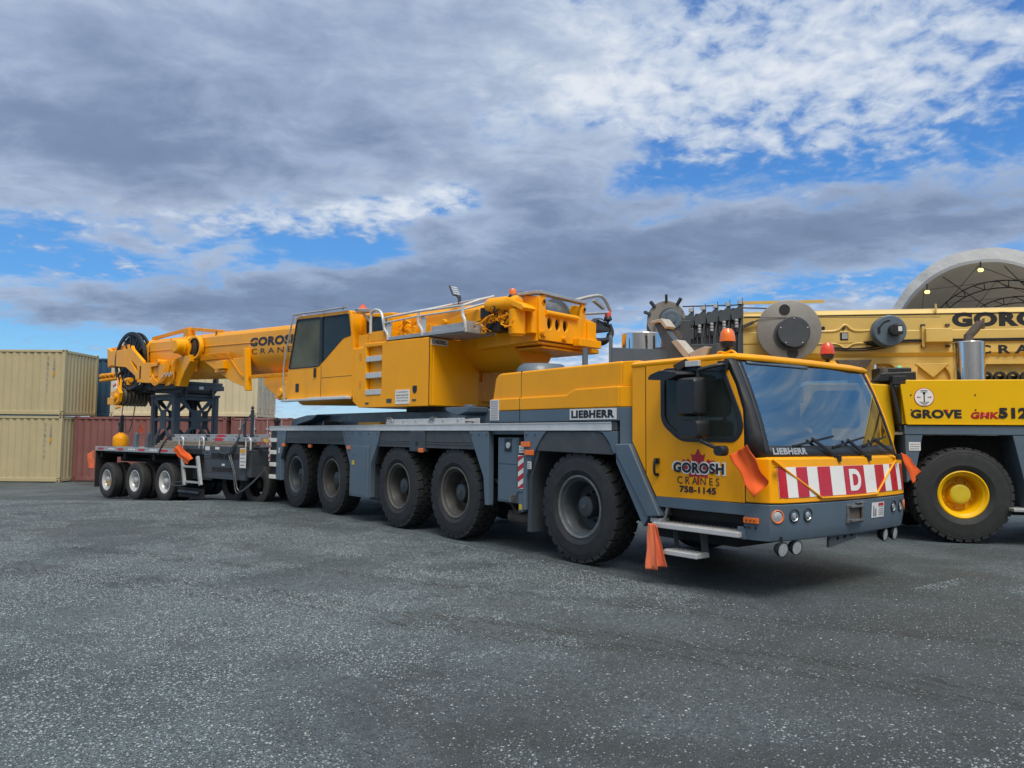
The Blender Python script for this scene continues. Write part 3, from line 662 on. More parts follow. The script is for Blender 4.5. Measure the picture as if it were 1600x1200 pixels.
# ------------------------------------------------------------------ the big five-axle crane (vehicle frame = world frame: x forward, y away)
CR = thing('mobile_crane', 'amber five-axle mobile crane with grey chassis, its boom laid back over a trailer', 'crane')
YN = -1.37
def build_carrier():
    P = CR
    b = B(); b.box(-10.1, 2.2, -.62, .62, .62, 1.60); b.box(-9.9, .9, -1.12, 1.12, 1.42, 1.60)
    obj('carrier_frame', b, 'dark', P)
    b = B()
    for x in WX: b.cyl((x, -1.1, .66), (x, 1.1, .66), .10, n=12); b.lathe([(0, -.28), (.2, -.2), (.27, 0), (.2, .2), (0, .28)], (x, 0, .66), (0, 1, 0), 16)
    obj('axle', b, 'dark', P)
    b = B(); b.box(-10.5, .72, -1.30, 1.30, 1.60, 1.735); obj('deck', b, 'grey', P, bevel=.01)
    for s in (-1, 1):
        b = B(); y0, y1 = (YN, YN+.068) if s < 0 else (-YN-.068, -YN)
        for xa, xb in ((-10.6, -1.84), (-1.832, .63)): b.prism([(y0, 1.655), (y1, 1.655), (y1, 1.762), (y0+s*.0-.0, 1.762), (y0, 1.745), (y0+.006*(s < 0), 1.74), (y0+.006*(s < 0), 1.70)], 'yz', xa, xb)
        obj('deck_rail', b, 'alu', P, bevel=.004)
        b = B(); b.box(.632, .72, -1.362*(s < 0)+1.30*(s > 0), -1.30*(s < 0)+1.362*(s > 0), 1.655, 1.76); obj('rail_end', b, 'plastic', P, bevel=.006)
    # side panels between the wheel arches, both sides
    A1 = [(-10.12, 1.648), (-9.55, 1.648), (-9.60, 1.42), (-9.86, 1.02), (-9.80, .54), (-10.12, .54)]
    A2 = [(-6.71, 1.648), (-5.15, 1.648), (-5.22, 1.45), (-5.48, 1.06), (-5.50, .44), (-6.28, .44), (-6.30, .95), (-6.60, 1.44)]
    A3 = [(-2.36, 1.648), (-1.86, 1.648), (-1.86, .58), (-1.94, .58), (-1.98, .98), (-2.2, 1.36)]
    A4 = [(-1.04, 1.648), (-.56, 1.648), (-.66, 1.56), (-.80, 1.39), (-.98, 1.05), (-1.0, .58), (-1.06, .58)]
    A5 = [(.40, 1.648), (.72, 1.648), (.72, 1.38), (.66, 1.38), (.58, 1.52), (.48, 1.62)]
    for s in (-1, 1):
        for A_ in (A1, A2, A3, A4, A5):
            b = B(); b.prism(A_, 'xz', s*1.366, s*1.26); obj('side_panel', b, 'grey', P, bevel=.012)
        for x0, x1, z0 in ((-9.72, -6.52, 1.385), (-5.32, -2.16, 1.375)):
            b = B(); n = 14
            L = [(x0+.02, z0), (x1-.02, z0), (x1-.12, 1.60), (x1-.2, 1.646), (x0+.2, 1.646), (x0+.12, 1.60)]
            b.prism(L, 'xz', s*1.345, s*.80)
            for q in (.06, .10): b.box(x0+.06, x1-.06, s*1.353, s*1.345, z0+q, z0+q+.012)
            obj('mudguard', b, 'plastic', P, bevel=.01)
            for x in (x0-.10, x1+.02):
                b = B(); xx = x if x < -8 or x > -6.6 else x
                b.prism([(x0+.02 if x == x0-.10 else x1-.02, z0+.02), (x0-.10 if x == x0-.10 else x1+.10, 1.05), (x0-.06 if x == x0-.10 else x1+.06, 1.05), (x0+.06 if x == x0-.10 else x1-.06, z0+.02)], 'xz', s*1.30, s*.85)
                obj('mud_flap', b, 'dark', P)
        b = B(); L = [(-.80, 1.385)]
        b.prism([(-.79, 1.385), (.66, 1.365), (.60, 1.46), (.50, 1.58), (.40, 1.646), (-.56, 1.646), (-.66, 1.57), (-.74, 1.47)], 'xz', s*1.35, s*.80); obj('mudguard', b, 'plastic', P, bevel=.01)
        b = B(); b.prism([(-.80, 1.385), (-.97, 1.06), (-.99, .30), (-.90, .30), (-.90, 1.02), (-.74, 1.385)], 'xz', s*1.33, s*.85); obj('mud_flap', b, 'dgrey', P)
    b = B(); b.box(-4.10, -3.62, -1.372, -1.28, 1.31, 1.65); bx = obj('arch_box', b, 'dgrey', P, bevel=.012)
    b = B(); b.cyl((-3.86, -1.374, 1.45), (-3.86, -1.382, 1.45), .035, n=12); obj('box_latch', b, 'black', bx)
    # tool boxes
    b = B(); b.box(-6.27, -5.545, -1.40, -1.30, .43, 1.375); tb = obj('tool_box', b, 'grey', P, bevel=.014)
    b = B(); b.box(-6.22, -5.60, -1.404, -1.401, .47, 1.33); b.cyl((-6.1, -1.404, 1.22), (-6.1, -1.42, 1.22), .02, n=10); obj('box_door', b, 'grey', tb, bevel=.002)
    b = B(); b.box(-5.538, -5.515, -1.36, -1.0, .43, 1.02); b.box(-6.2, -5.6, -1.0, -.6, .35, 1.3); obj('tool_box_back', b, 'dgrey', P)
    b = B(); b.box(-1.70, -1.22, -1.31, -.7, .65, 1.56); c = obj('side_cabinet', b, 'grey', P, bevel=.012)
    b = B(); b.box(-1.68, -1.25, -1.316, -1.311, .68, 1.17); b.box(-1.68, -1.25, -1.316, -1.311, 1.19, 1.53); obj('cabinet_door', b, 'grey', c, bevel=.003)
    b = B(); b.box(-1.53, -1.37, -1.322, -1.317, 1.36, 1.55); s_ = obj('gauge_window', b, 'black', c, bevel=.004)
    b = B(); b.cyl((-1.43, -1.322, 1.45), (-1.43, -1.34, 1.45), .045, n=14); obj('gauge', b, 'lens', s_)
    b = B(); b.box(-1.86, -1.05, -.72, -.66, .4, 1.62); obj('cabinet_recess', b, 'dark', P)
    b = B(); b.box(-1.20, -1.06, -1.335, -1.325, .86, 1.32); w = obj('warning_board', b, 'white', P)
    for i in range(4):
        z = .86+i*.14-.05; L = [(-1.20, z), (-1.06, z+.075), (-1.06, z+.145), (-1.20, z+.07)]
        L = [(x, min(max(q, .861), 1.319)) for x, q in L]; b = B(); b.prism(L, 'xz', -1.336, -1.338); obj('red_stripe', b, 'red', w)
    plate('shackle_sticker', 'paper', P, None, ('y', -1.33), (-1.18, -1.07, 1.35, 1.45), print_lines=2)
    b = B(); b.box(-1.22, -1.04, -1.35, -1.1, .82, .85); b.box(-1.18, -1.07, -1.34, -1.1, .55, .82); bb = obj('bracket', b, 'grey', P, bevel=.006)
    plate('yellow_sticker', 'lime', bb, None, ('y', -1.341), (-1.16, -1.10, .58, .65))
    for x, z in ((-.98, 1.47), (-.90, 1.36)):
        b = B(); b.box(x-.085, x+.085, -1.40, -1.366, z-.035, z+.035); obj('side_marker_light', b, 'amber', P, bevel=.006)
    for x in (-9.68, -8.2, -6.37, -3.72):
        b = B(); b.box(x-.07, x+.07, -1.39, -1.35, 1.30, 1.37); obj('side_marker_light', b, 'amber', P, bevel=.006)
    # diagonal guard ahead of the front wheel
    for s in (-1, 1):
        b = B(); b.prism([(.735, 1.50), (.975, 1.505), (1.43, .715), (1.24, .69), (.765, 1.36)], 'xz', s*1.425, s*1.0); obj('wheel_guard', b, 'grey', P, bevel=.02)
        b = B(); b.prism([(.735, 1.49), (.77, 1.35), (1.245, .68), (1.17, .575), (.745, 1.28)], 'xz', s*1.405, s*1.0); obj('wheel_guard_edge', b, 'grey', P, bevel=.01)
    # rear of the carrier
    b = B(); b.box(-10.52, -10.12, -1.22, 1.22, .62, 1.62); b.box(-10.75, -10.5, -1.1, -.72, .95, 1.70); b.box(-11.0, -10.76, -1.12, -.9, .98, 1.74); obj('rear_bumper', b, 'grey', P, bevel=.02)
    b = B(); b.box(-10.49, -10.14, -1.34, -1.22, .55, 1.65); rc = obj('rear_ladder', b, 'black', P)
    for z in (.60, .88, 1.16, 1.44):
        b = B(); b.box(-10.46, -10.14, -1.40, -1.345, z-.045, z+.045); obj('ladder_rung', b, 'white', rc, bevel=.006)
    b = B(); b.box(-10.62, -10.54, -1.36, -1.35, .95, 1.62); w = obj('rear_marker_board', b, 'white', P)
    for i in range(5):
        z = .97+i*.13; b = B(); b.prism([(-10.62, z), (-10.54, z+.04), (-10.54, z+.10), (-10.62, z+.06)], 'xz', -1.361, -1.363); obj('red_stripe', b, 'red', w)
    plate('rear_sticker', 'paper', P, None, ('y', -1.12), (-11.0, -10.80, .84, 1.22), print_lines=5)
    b = B()
    b.bar((-11.1, -1.0, .45), (-11.1, -1.0, 1.85), .10); b.lathe([(0, .08), (.07, .05), (.09, 0), (.07, -.05), (0, -.08)], (-11.1, -1.0, 1.9), (0, 0, 1), 12); obj('tow_post', b, 'rust', P)
    b = B(); random.seed(3)
    for i in range(7):
        y = -.9+.25*i; b.tube([(-10.5, y, .9), (-10.8, y+random.uniform(-.2, .2), .45+random.uniform(-.1, .2)), (-11.1, y, .55), (-11.2, y, 1.0)], .03, 6, 4)
    b.box(-10.8, -10.1, -.5, .5, .42, .62); obj('rear_coupling', b, 'rust', P)
    # raised centre body of the carrier and outrigger housing
    b = B(); b.prism([(-10.35, 1.735), (-10.3, 1.80), (-9.4, 2.03), (-2.75, 2.01), (-2.2, 1.80), (-2.2, 1.735)], 'xz', -.74, .74); obj('centre_body', b, 'grey', P, bevel=.02)
    b = B(); b.prism([(-10.2, 1.74), (-9.9, 1.93), (-9.2, 2.0), (-8.6, 2.0), (-8.9, 1.90), (-9.7, 1.80), (-9.8, 1.74)], 'xz', -1.05, -.75); b.prism([(-8.3, 1.74), (-8.2, 1.86), (-8.16, 1.86), (-8.14, 1.74)], 'xz', -1.1, -.75); obj('outrigger_cover', b, 'grey', P, bevel=.015)
    b = B(); b.prism([(-3.35, 2.03), (-2.72, 2.03), (-2.74, 1.95), (-3.0, 1.90), (-3.33, 1.97)], 'xz', -1.15, -.75); b.cyl((-2.95, -.95, 2.03), (-2.95, -.95, 2.07), .09, n=16); obj('bracket', b, 'grey', P, bevel=.012)
    b = B(); b.cyl((-4.5, 0, 2.0), (-4.5, 0, 2.075), 1.05, n=48); obj('slewing_ring', b, 'dark', P)
def fittings():
    for s in (-1, 1):
        for x0, x1, z in ((-10.05, -9.62, 1.60), (-6.6, -5.25, 1.60), (-2.28, -1.9, 1.60), (-.98, -.62, 1.60)):
            n = max(2, int((x1-x0)/.28))
            for k in range(n+1):
                b = B(); x = x0+(x1-x0)*k/n; b.cyl((x, s*1.366, z), (x, s*1.376, z), .013, n=8); obj('panel_bolt', b, 'dgrey', CR)
    for x, z in ((-5.62, 1.0), (-6.2, .52), (-1.28, .72)):
        b = B(); b.box(x-.02, x+.02, -1.415, -1.40 if x < -5 else -1.31, z-.05, z+.05); obj('box_catch', b, 'steel', CR, bevel=.004)
    for x, z0, z1 in ((-5.53, .5, .9), (-1.9, .62, .95)):
        b = B(); b.tube([(x, -1.2, z1), (x+.1, -1.15, z1-.15), (x+.15, -1.1, z0), (x+.5, -.9, z0-.05)], .018, 6, 4); obj('brake_hose', b, 'black', CR)
    plate('hazard_sticker', 'lime', CR, None, ('y', -1.4045), (-6.16, -6.07, 1.02, 1.10)); plate('white_sticker', 'paper', CR, None, ('y', -1.367), (-9.98, -9.90, 1.15, 1.27), print_lines=3); plate('white_sticker', 'paper', CR, None, ('y', -1.367), (-.95, -.87, 1.14, 1.24), print_lines=3)
    b = B(); b.box(-1.84, -1.06, -1.0, -.72, .40, .50); b.cyl((-1.75, -1.0, .42), (-1.2, -1.0, .42), .09, n=16); b.tube([(-1.7, -1.05, .62), (-1.5, -1.1, .50), (-1.3, -1.08, .56), (-1.1, -1.1, .48)], .03, 6, 4); obj('steering_linkage', b, 'rust', CR)
WX = [0, -2.81, -4.57, -7.26, -9.07]
build_carrier()

def build_wheels():
    M['tyre_hub'] = M['rimgrey']
    def make():
        hb = obj('wheel', hub_builder(.075, .135, .15), 'rimgrey', CR)
        obj('tyre', tyre_builder(.70, .395, .385), 'rubber', hb, smooth=28)
        rm = obj('rim', rim_builder(.385, .40, .09, .15), 'rimgrey', hb)
        b = B(); b.lathe([(.400, -.160), (.399, -.176), (.381, -.184), (.366, -.176), (.362, -.168)], n=48); obj('rim_flange', b, 'rimworn', hb)
        b = B(); b.lathe([(.024, -.090), (.022, -.100), (0, -.102)], n=14); obj('hub_plug', b, 'rust', hb)
        return hb
    w0 = make(); yc = -1.33+.2
    for i, x in enumerate(WX):
        for s in (-1, 1):
            w = w0 if i == 0 and s < 0 else dup(w0, CR)
            w.location = (x, -yc, .70); w.rotation_euler = (0, random.uniform(0, 6.28), 0 if s < 0 else math.pi)
            if s < 0: w.location = (x, yc, .70)
            if s < 0 and i in (1, 2, 3):
                for ch in w.children:
                    if ch.name.startswith('rim'): ch.material_slots[0].link = 'OBJECT'; ch.material_slots[0].material = M['rimrust'] if ch.name.startswith('rim.') or ch.name == 'rim' else M['rimrust2']
    # dirty rusty centres on the middle axles
build_wheels()
fittings()

# ------------------------------------------------------------------ engine cover and driver's cab
def build_cab():
    P = CR
    b = B(); b.prism([(-1.80, 2.06), (-1.72, 2.40), (-1.66, 2.455), (-1.60, 2.47), (.80, 2.48), (.80, 2.06)], 'xz', -1.35, 1.35); e = obj('engine_cover', b, 'yellow', P, bevel=.03)
    for s in (-1, 1): b = B(); b.prism([(-1.82, 1.932), (-1.805, 2.105), (-.17, 2.11), (-.01, 2.178), (.775, 2.182), (.775, 1.932)], 'xz', s*1.378, s*1.30); obj('cover_lower_step', b, 'yellow', e, bevel=.018)
    b = B(); b.prism([(.776, -1.376), (.99, -1.30), (.99, 1.30), (.776, 1.376)], 'xy', 1.932, 2.18); b.prism([(.80, -1.35), (.99, -1.275), (.99, 1.275), (.80, 1.35)], 'xy', 2.18, 2.475); obj('cover_front_chamfer', b, 'yellow', e, bevel=.012)
    b = B(); b.box(-1.82, .775, -1.375, 1.375, 1.77, 1.931); b.prism([(.776, -1.374), (.99, -1.30), (.99, 1.30), (.776, 1.374)], 'xy', 1.45, 1.931); obj('cover_skirt', b, 'grey', e, bevel=.01)
    b = B(); b.box(-1.124, -1.116, -1.3795, 1.3795, 1.78, 2.107); b.box(-1.124, -1.116, -1.3515, 1.3515, 2.1, 2.474); obj('cover_seam', b, 'dark', e)
    b = B(); b.box(.78, .985, -1.312, -1.30, 1.735, 1.765); b.box(.73, .99, -1.30, 1.30, 1.75, 1.766); obj('cover_gap', b, 'black', e)
    text('LIEBHERR', 'ink', plate('name_plate', 'paper', e, None, ('y', -1.376), (-.09, .73, 1.79, 1.925)), None, ('y', -1.3835), (-.06, .70, 1.81, 1.907), .06)
    plate('table_sticker', 'paper', e, None, ('y', -1.3785), (-1.80, -1.59, 1.80, 2.095), print_lines=11)
    # intake dome and mast on the cover
    b = B(); b.lathe([(0, .19), (.34, .18), (.40, .12), (.44, .02), (.44, 0)], (-1.75, -.45, 2.48), (0, 0, 1), 28); b.bm.verts; d = obj('intake_dome', b, 'grey', e); d.scale = (.85, 1, 1); d.location = (-.26, 0, 0)
    b = B(); b.cyl((-1.55, .25, 2.47), (-1.55, .25, 2.95), .045, n=10); obj('mast', b, 'grey', P)
    # exhaust box, stack and boom cradle behind the cab
    b = B(); b.prism([(-.72, 2.47), (-.72, 2.87), (.34, 2.75), (.34, 2.47)], 'xz', 0., .75); b.box(-.28, -.272, -.004, .2, 2.47, 2.82); bx = obj('exhaust_box', b, 'grey', P, bevel=.008)
    b = B(); b.cyl((-.76, .02, 2.47), (-.76, .02, 3.02), .028, n=10); b.lathe([(.02, .03), (.028, 0)], (-.76, .02, 3.02), (0, 0, 1), 10); obj('post', b, 'grey', bx)
    b = B(); b.cyl((-.62, .55, 2.7), (-.62, .55, 3.10), .31, n=40); st = obj('exhaust_stack', b, 'chrome', P, bevel=.012)
    b = B(); b.cyl((.02, .55, 2.7), (.02, .55, 3.08), .06, n=16); b.box(-.2, .25, .3, .8, 2.7, 2.84); obj('exhaust_pipe', b, 'rust', st)
    def cpl(y): return [(.13, 3.10), (.39, 3.04), (.86, 2.62), (1.08, 2.66), (1.30, 2.80), (1.42, 2.80), (1.40, 2.42), (.62, 2.42), (.42, 2.72)]
    b = B(); b.prism([(.14, 3.13), (.28, 3.10), (.62, 2.70), (.78, 2.58), (1.04, 2.60), (1.12, 2.75), (1.18, 2.76), (1.16, 2.42), (.55, 2.42), (.40, 2.62)], 'xz', -.06, .06)
    cr = obj('boom_cradle', b, 'tower', P, bevel=.01)
    for q in ([(.10, 3.155), (.30, 3.17), (.40, 3.05), (.36, 3.02), (.27, 3.12), (.11, 3.115)], [(.46, 2.84), (.56, 2.86), (.76, 2.66), (.74, 2.59), (.66, 2.63)], [(.77, 2.67), (1.0, 2.73), (1.08, 2.72), (1.02, 2.60), (.76, 2.585)]):
        b = B(); b.prism(q, 'xz', -.09, .09); obj('cradle_pad', b, 'pad', cr, bevel=.01)
    # cab shell
    ZR = 2.40
    roof = [(.97, -1.37), (2.22, -1.37), (2.36, -1.31), (2.42, -.9), (2.45, 0), (2.42, .9), (2.36, 1.31), (2.22, 1.37), (.97, 1.37)]
    b = B(); b.loft([[(x, y, 2.385) for x, y in roof], [(x+.012*(x > 2), y*1.008, 2.405) for x, y in roof], [(x+.008*(x > 2), y*1.006, 2.425) for x, y in roof], [((x-1.6)*.97+1.6, y*.965, 2.455) for x, y in roof], [((x-1.6)*.7+1.6, y*.7, 2.475) for x, y in roof]])
    cb = obj('driver_cab', b, 'yellow', P, smooth=50)
    b = B(); b.prism([(.97, 2.386), (1.178, 2.386), (1.178, 1.175), (.97, 1.53)], 'xz', YN, YN+.05); b.prism([(.97, 2.386), (2.26, 2.386), (2.49, 1.9), (2.49, .94), (1.33, .94), (.97, 1.53)], 'xz', 1.37, 1.32, [rpoly([(1.43, 2.33), (1.43, 1.76), (1.69, 1.56), (2.44, 1.56), (2.46, 1.75), (2.24, 2.31)], .1)])
    b.prism([(-1.32, .95), (1.32, .95), (1.32, 2.386), (-1.32, 2.386)], 'yz', .975, 1.02)
    b.prism([(.97, 1.53), (1.33, .93), (2.5, .93), (2.5, .98), (1.36, .98), (1.0, 1.56)], 'xz', -1.32, 1.32)
    obj('cab_shell', b, 'yellow', cb, bevel=.012)
    b = B(); b.prism(rpoly([(1.43, 2.33), (1.43, 1.76), (1.69, 1.56), (2.44, 1.56), (2.46, 1.75), (2.24, 2.31)], .1), 'xz', 1.35, 1.34); obj('side_window', b, 'cglass', cb)
    # near door
    W_ = rpoly([(1.455, 2.315), (1.455, 1.755), (1.70, 1.575), (2.39, 1.575), (2.455, 1.66), (2.44, 1.80), (2.235, 2.29)], .09, 5)
    b = B(); b.prism([(1.19, 2.385), (2.265, 2.385), (2.40, 2.13), (2.49, 1.87), (2.495, .935), (1.335, .925), (1.19, 1.165)], 'xz', YN-.006, YN+.04, [W_]); dr = obj('door', b, 'yellow', P, bevel=.009)
    b = B(); b.prism(rpoly([(1.415, 2.345), (1.415, 1.735), (1.685, 1.535), (2.40, 1.535), (2.495, 1.65), (2.48, 1.80), (2.26, 2.325)], .11, 5), 'xz', YN-.016, YN+.02, [rpoly([(1.475, 2.295), (1.475, 1.765), (1.71, 1.59), (2.38, 1.59), (2.435, 1.665), (2.42, 1.80), (2.225, 2.272)], .08, 5)]); obj('window_seal', b, 'black', dr, bevel=.008)
    b = B(); b.prism(rpoly([(1.46, 2.30), (1.46, 1.76), (1.705, 1.58), (2.385, 1.58), (2.44, 1.66), (2.43, 1.80), (2.23, 2.28)], .08, 5), 'xz', YN+.004, YN+.010); obj('door_window', b, 'glass', dr)
    b = B(); b.box(1.335, 2.495, YN-.007, YN+.05, .815, .93); obj('door_sill', b, 'grey', dr, bevel=.006)
    b = B(); b.tube([(1.36, YN, 1.335), (1.36, YN-.05, 1.325), (1.36, YN-.06, 1.25), (1.36, YN-.05, 1.175), (1.36, YN, 1.165)], .016, 8, 3); b.box(1.325, 1.395, YN-.03, YN-.006, 1.29, 1.35); b.box(1.335, 1.385, YN-.03, YN-.006, 1.15, 1.185); obj('door_handle', b, 'black', dr, bevel=.006)
    b = B(); b.box(1.1795, 1.1885, YN+.0, YN+.05, 1.17, 2.38); b.box(2.4955, 2.5045, YN+.0, YN+.05, .8, 1.88); obj('door_gap', b, 'dark', cb)
    # lettering and maple leaf on the door
    lf = [(0, 1.0), (.14, .72), (.25, .66), (.40, .74), (.30, .30), (.36, .27), (.56, .50), (.62, .40), (.88, .44), (.82, .22), (.95, .14), (.50, -.28), (.54, -.44), (.08, -.38), (.06, -.40)]
    ya = YN-.0085
    lp = lf+[(.05, -.78), (-.05, -.78)]+[(-x, z) for x, z in reversed(lf[1:])]
    b = B(); b.face([b.bm.verts.new((1.925+x*.24, ya, 1.255+z*.215)) for x, z in lp]); obj('maple_leaf', b, 'redpaint', dr)
    text('GOROSH', 'white', dr, None, ('y', ya-.003), (1.57, 2.28, 1.19, 1.332), .10, sp=1.09)
    text('GOROSH', 'ink', dr, None, ('y', ya-.006), (1.592, 2.258, 1.205, 1.317), .045, sp=1.09)
    text('C R A N E S', 'ink', dr, None, ('y', ya-.003), (1.645, 2.195, 1.085, 1.165), .004)
    text('758-1145', 'ink', dr, None, ('y', ya-.003), (1.675, 2.155, .995, 1.065), .04)
    # front lower panel
    def out(z, off=0.):
        k = {0: 0}; s = -.045*max(0, (z-.94)/.44) if z > .94 else -.02*(.94-z)/.36
        return [(2.50, -1.372), (2.64, -1.372), (2.755, -1.335), (2.825+s, -1.22), (2.865+s, -1.0), (2.90+s, -.55), (2.915+s, 0), (2.90+s, .55), (2.865+s, 1.0), (2.825+s, 1.22), (2.755, 1.335), (2.64, 1.372), (2.50, 1.372)]
    def fx(y, z):
        o = out(z)[3:10]; y = min(max(y, -1.335), 1.335); o = [out(z)[2]]+o+[out(z)[10]]
        for a_, c_ in zip(o, o[1:]):
            if a_[1] <= y <= c_[1]: return a_[0]+(c_[0]-a_[0])*(y-a_[1])/(c_[1]-a_[1])
        return o[-1][0]
    b = B(); zs = (.945, 1.16, 1.345, 1.38); R = [[(x, y, z) for x, y in out(z)] for z in zs]
    R.append([(x-.05 if x > 2.6 else x, y*.985, 1.395) for x, y in out(1.38)])
    b.loft(R); fp = obj('front_panel', b, 'yellow', P, bevel=.012, smooth=40)
    b = B(); R = []
    for z, q in ((.575, .93), (.60, .965), (.70, .99), (.80, 1.0), (.935, 1.0)):
        R.append([(2.5+(x-2.5)*q+(0 if x > 2.5 else -.02), y*(1 if q > .98 else .985), z) for x, y in out(z)])
    b.loft(R); bp = obj('bumper', b, 'grey', P, bevel=.01, smooth=40)
    b = B(); b.box(2.40, 2.50, YN-.002, -1.2, .575, .70); b.box(2.40, 2.5, 1.2, 1.37, .575, .70); obj('bumper_end', b, 'grey', bp, bevel=.008)
    b = B(); b.prism([(x-.012*(x > 2.55), y*.994) for x, y in out(.94)], 'xy', .934, .946); obj('panel_gap', b, 'dark', bp)
    # red and white board with the letter
    ed = [1.25, 1.15, 1.01, .84, .67, .455, .205]; E = [-e for e in ed]+list(reversed(ed))
    def sheet(y0, y1, z0, z1, m, off, nm, par):
        b = B(); b.grid(lambda u, v: (fx(y0+(y1-y0)*u, z0+(z1-z0)*v)+off, y0+(y1-y0)*u, z0+(z1-z0)*v), max(1, int((y1-y0)/.05)), 4); return obj(nm, b, m, par)
    wb = sheet(-1.252, 1.252, 1.0, 1.298, 'white', .006, 'warning_board', fp)
    for i in range(0, len(E)-1, 2): sheet(E[i], E[i+1], 1.002, 1.296, 'red', .009, 'red_stripe', wb)
    text('D', 'white', wb, None, None, (-.115, .115, 1.035, 1.262), .045, fn=lambda u, v: (fx(u, v)+.012, u, v))
    b = B(); b.tube([(fx(y, z)+.016, y, z) for y, z in ((-1.31, 1.375), (-1.2, 1.30), (-.66, .985), (-.3, .98), (.2, .98), (.42, .985), (1.0, 1.33), (1.06, 1.375))], .011, 8); obj('strap_bar', b, 'yellow', fp)
    b = B(); b.grid(lambda u, v: (fx(1.265+.035*u, 1)+.006, 1.265+.035*u, .985+.32*v), 1, 2); b.box(2.80, 2.855, -1.33, -1.27, 1.296, 1.302); obj('panel_slot', b, 'ink', fp)
    # lamps in the bumper
    def lamp(y, z, r, kind):
        x = fx(y, z); nx = Vector((1, 0, 0)); dy = .01; nx = Vector((2*dy, -(fx(y+dy, z)-fx(y-dy, z)), 0)).normalized(); o = Vector((x, y, z))
        b = B(); b.lathe([(r*1.12, -.01), (r*1.12, .008), (r, .012), (r*.93, .002), (r*.9, -.03)], o, nx, 24); h = obj(kind, b, 'black' if kind == 'headlight' else 'amber', bp)
        b = B(); b.lathe([(r*.92, .0), (r*.6, .007), (0, .010)] if kind == 'indicator' else [(r*.92, .002), (r*.7, -.012), (0, -.02)], o, nx, 24); obj('lamp_lens', b, 'lens', h)
        if kind == 'headlight':
            b = B(); b.lathe([(r*.5, -.016), (r*.46, .004), (0, .008)], o, nx, 16); obj('bulb_cover', b, 'lens', h)
    for s in (-1, 1):
        lamp(s*1.27, .82, .060, 'indicator'); lamp(s*1.07, .825, .060, 'headlight'); lamp(s*.87, .825, .060, 'headlight')
    b = B(); b.box(2.49, 2.66, -1.40, -1.373, .745, .80); sm = obj('side_marker_light', b, 'amber', bp, bevel=.006)
    b = B(); [b.cyl((x, -1.402, .772), (x, -1.405, .772), .008, n=8) for x in (2.53, 2.575, 2.62)]; obj('marker_screw', b, 'black', sm)
    b = B(); [b.cyl((x, -1.378, .70), (x, -1.384, .70), .011, n=8) for x in (2.5, 2.54, 2.62)]; obj('bolt_head', b, 'dark', bp)
    b = B(); xq = fx(0, .8); b.box(xq-.02, xq+.01, -.20, .10, .70, .90); b.box(xq, xq+.05, -.17, .07, .86, .885); b.box(xq, xq+.05, -.17, .07, .715, .74); b.cyl((xq+.03, .06, .70), (xq+.03, .06, .92), .018, n=10); b.box(xq, xq+.04, -.04, .14, .90, .915); hk = obj('tow_coupling', b, 'steel', bp, bevel=.006)
    b = B(); b.box(xq+.002, xq+.011, -.16, .06, .745, .855); obj('coupling_jaw', b, 'rust', hk)
    st = B(); st.grid(lambda u, v: (fx(.32+.29*u, .7+.2*v)+.005, .32+.29*u, .725+.165*v), 4, 1); st = obj('winch_sticker', st, 'paper', bp)
    b = B(); [b.box(xq-.006, xq-.002, .50, .59, .865-.0-.012, .878)]; b = B(); b.grid(lambda u, v: (fx(.47+.12*u, .86)+.008, .47+.12*u, .85+.03*v), 1, 1); obj('sticker_heading', b, 'red', st)
    b = B()
    for i in range(5): b.grid(lambda u, v, i=i: (fx(.48+.11*u, .8)+.008, .48+.11*u, .752+i*.02+.007*v), 1, 1)
    b.grid(lambda u, v: (fx(.35+.02*u, .8)+.008, .355+.025*u, .745+.12*v), 1, 1); b.grid(lambda u, v: (fx(.40+.02*u, .8)+.008, .40+.025*u, .745+.08*v), 1, 1); obj('print', b, 'inkgrey', st)
    b = B(); b.prism([(-.42, .46), (.12, .52), (.12, .62), (-.40, .60)], 'yz', 2.80, 2.83, [ell(-.25, .54, .028, .022, 8), ell(-.11, .55, .028, .022, 8), ell(.03, .565, .028, .022, 8)]); obj('number_bracket', b, 'dgrey', P)
    for y in (-1.22, -.98, .78, 1.0):
        b = B(); x = 2.80; d = Vector((1, -.15 if y < 0 else .1, -.12)).normalized(); o = Vector((x, y, .505))
        b.lathe([(.0, -.06), (.05, -.055), (.072, -.01), (.075, .02), (.066, .022)], o, d, 20); b.cyl(o+Vector((0, 0, .06)), o+Vector((0, 0, .12)), .012, n=8); wl = obj('work_light', b, 'black', P)
        b = B(); b.lathe([(.066, .018), (0, .022)], o, d, 20); obj('lamp_lens', b, 'lens', wl)
    # windscreen, pillars, wipers
    bt = [(2.70, -1.30), (2.775, -1.0), (2.81, -.5), (2.82, 0), (2.81, .5), (2.775, 1.0), (2.70, 1.30)]
    tp = [(2.34, -1.28), (2.385, -1.0), (2.41, -.5), (2.42, 0), (2.41, .5), (2.385, 1.0), (2.34, 1.28)]
    def wsp(u, v, off=0.):
        y = (u*2-1); z = 1.388+v*(2.40-1.388); sg = .055*v*(1-v)*4*.6
        xa = (2.82-.12*y*y)*(1-v)+(2.42-.08*y*y)*v+sg; ya = y*(1.30*(1-v)+1.28*v)
        return (xa+off*.93, ya, z+off*.35)
    b = B(); b.grid(lambda u, v: wsp(.012+.976*u, .10+.88*v), 36, 16); ws = obj('windscreen', b, 'ws', P, smooth=60)
    b = B(); b.grid(lambda u, v: wsp(u, .115*v, .004), 24, 2); b.grid(lambda u, v: wsp(.022*u, v, .005), 2, 12); b.grid(lambda u, v: wsp(1-.02*u, v, .005), 2, 12); obj('windscreen_surround', b, 'black', ws, solid=.006)
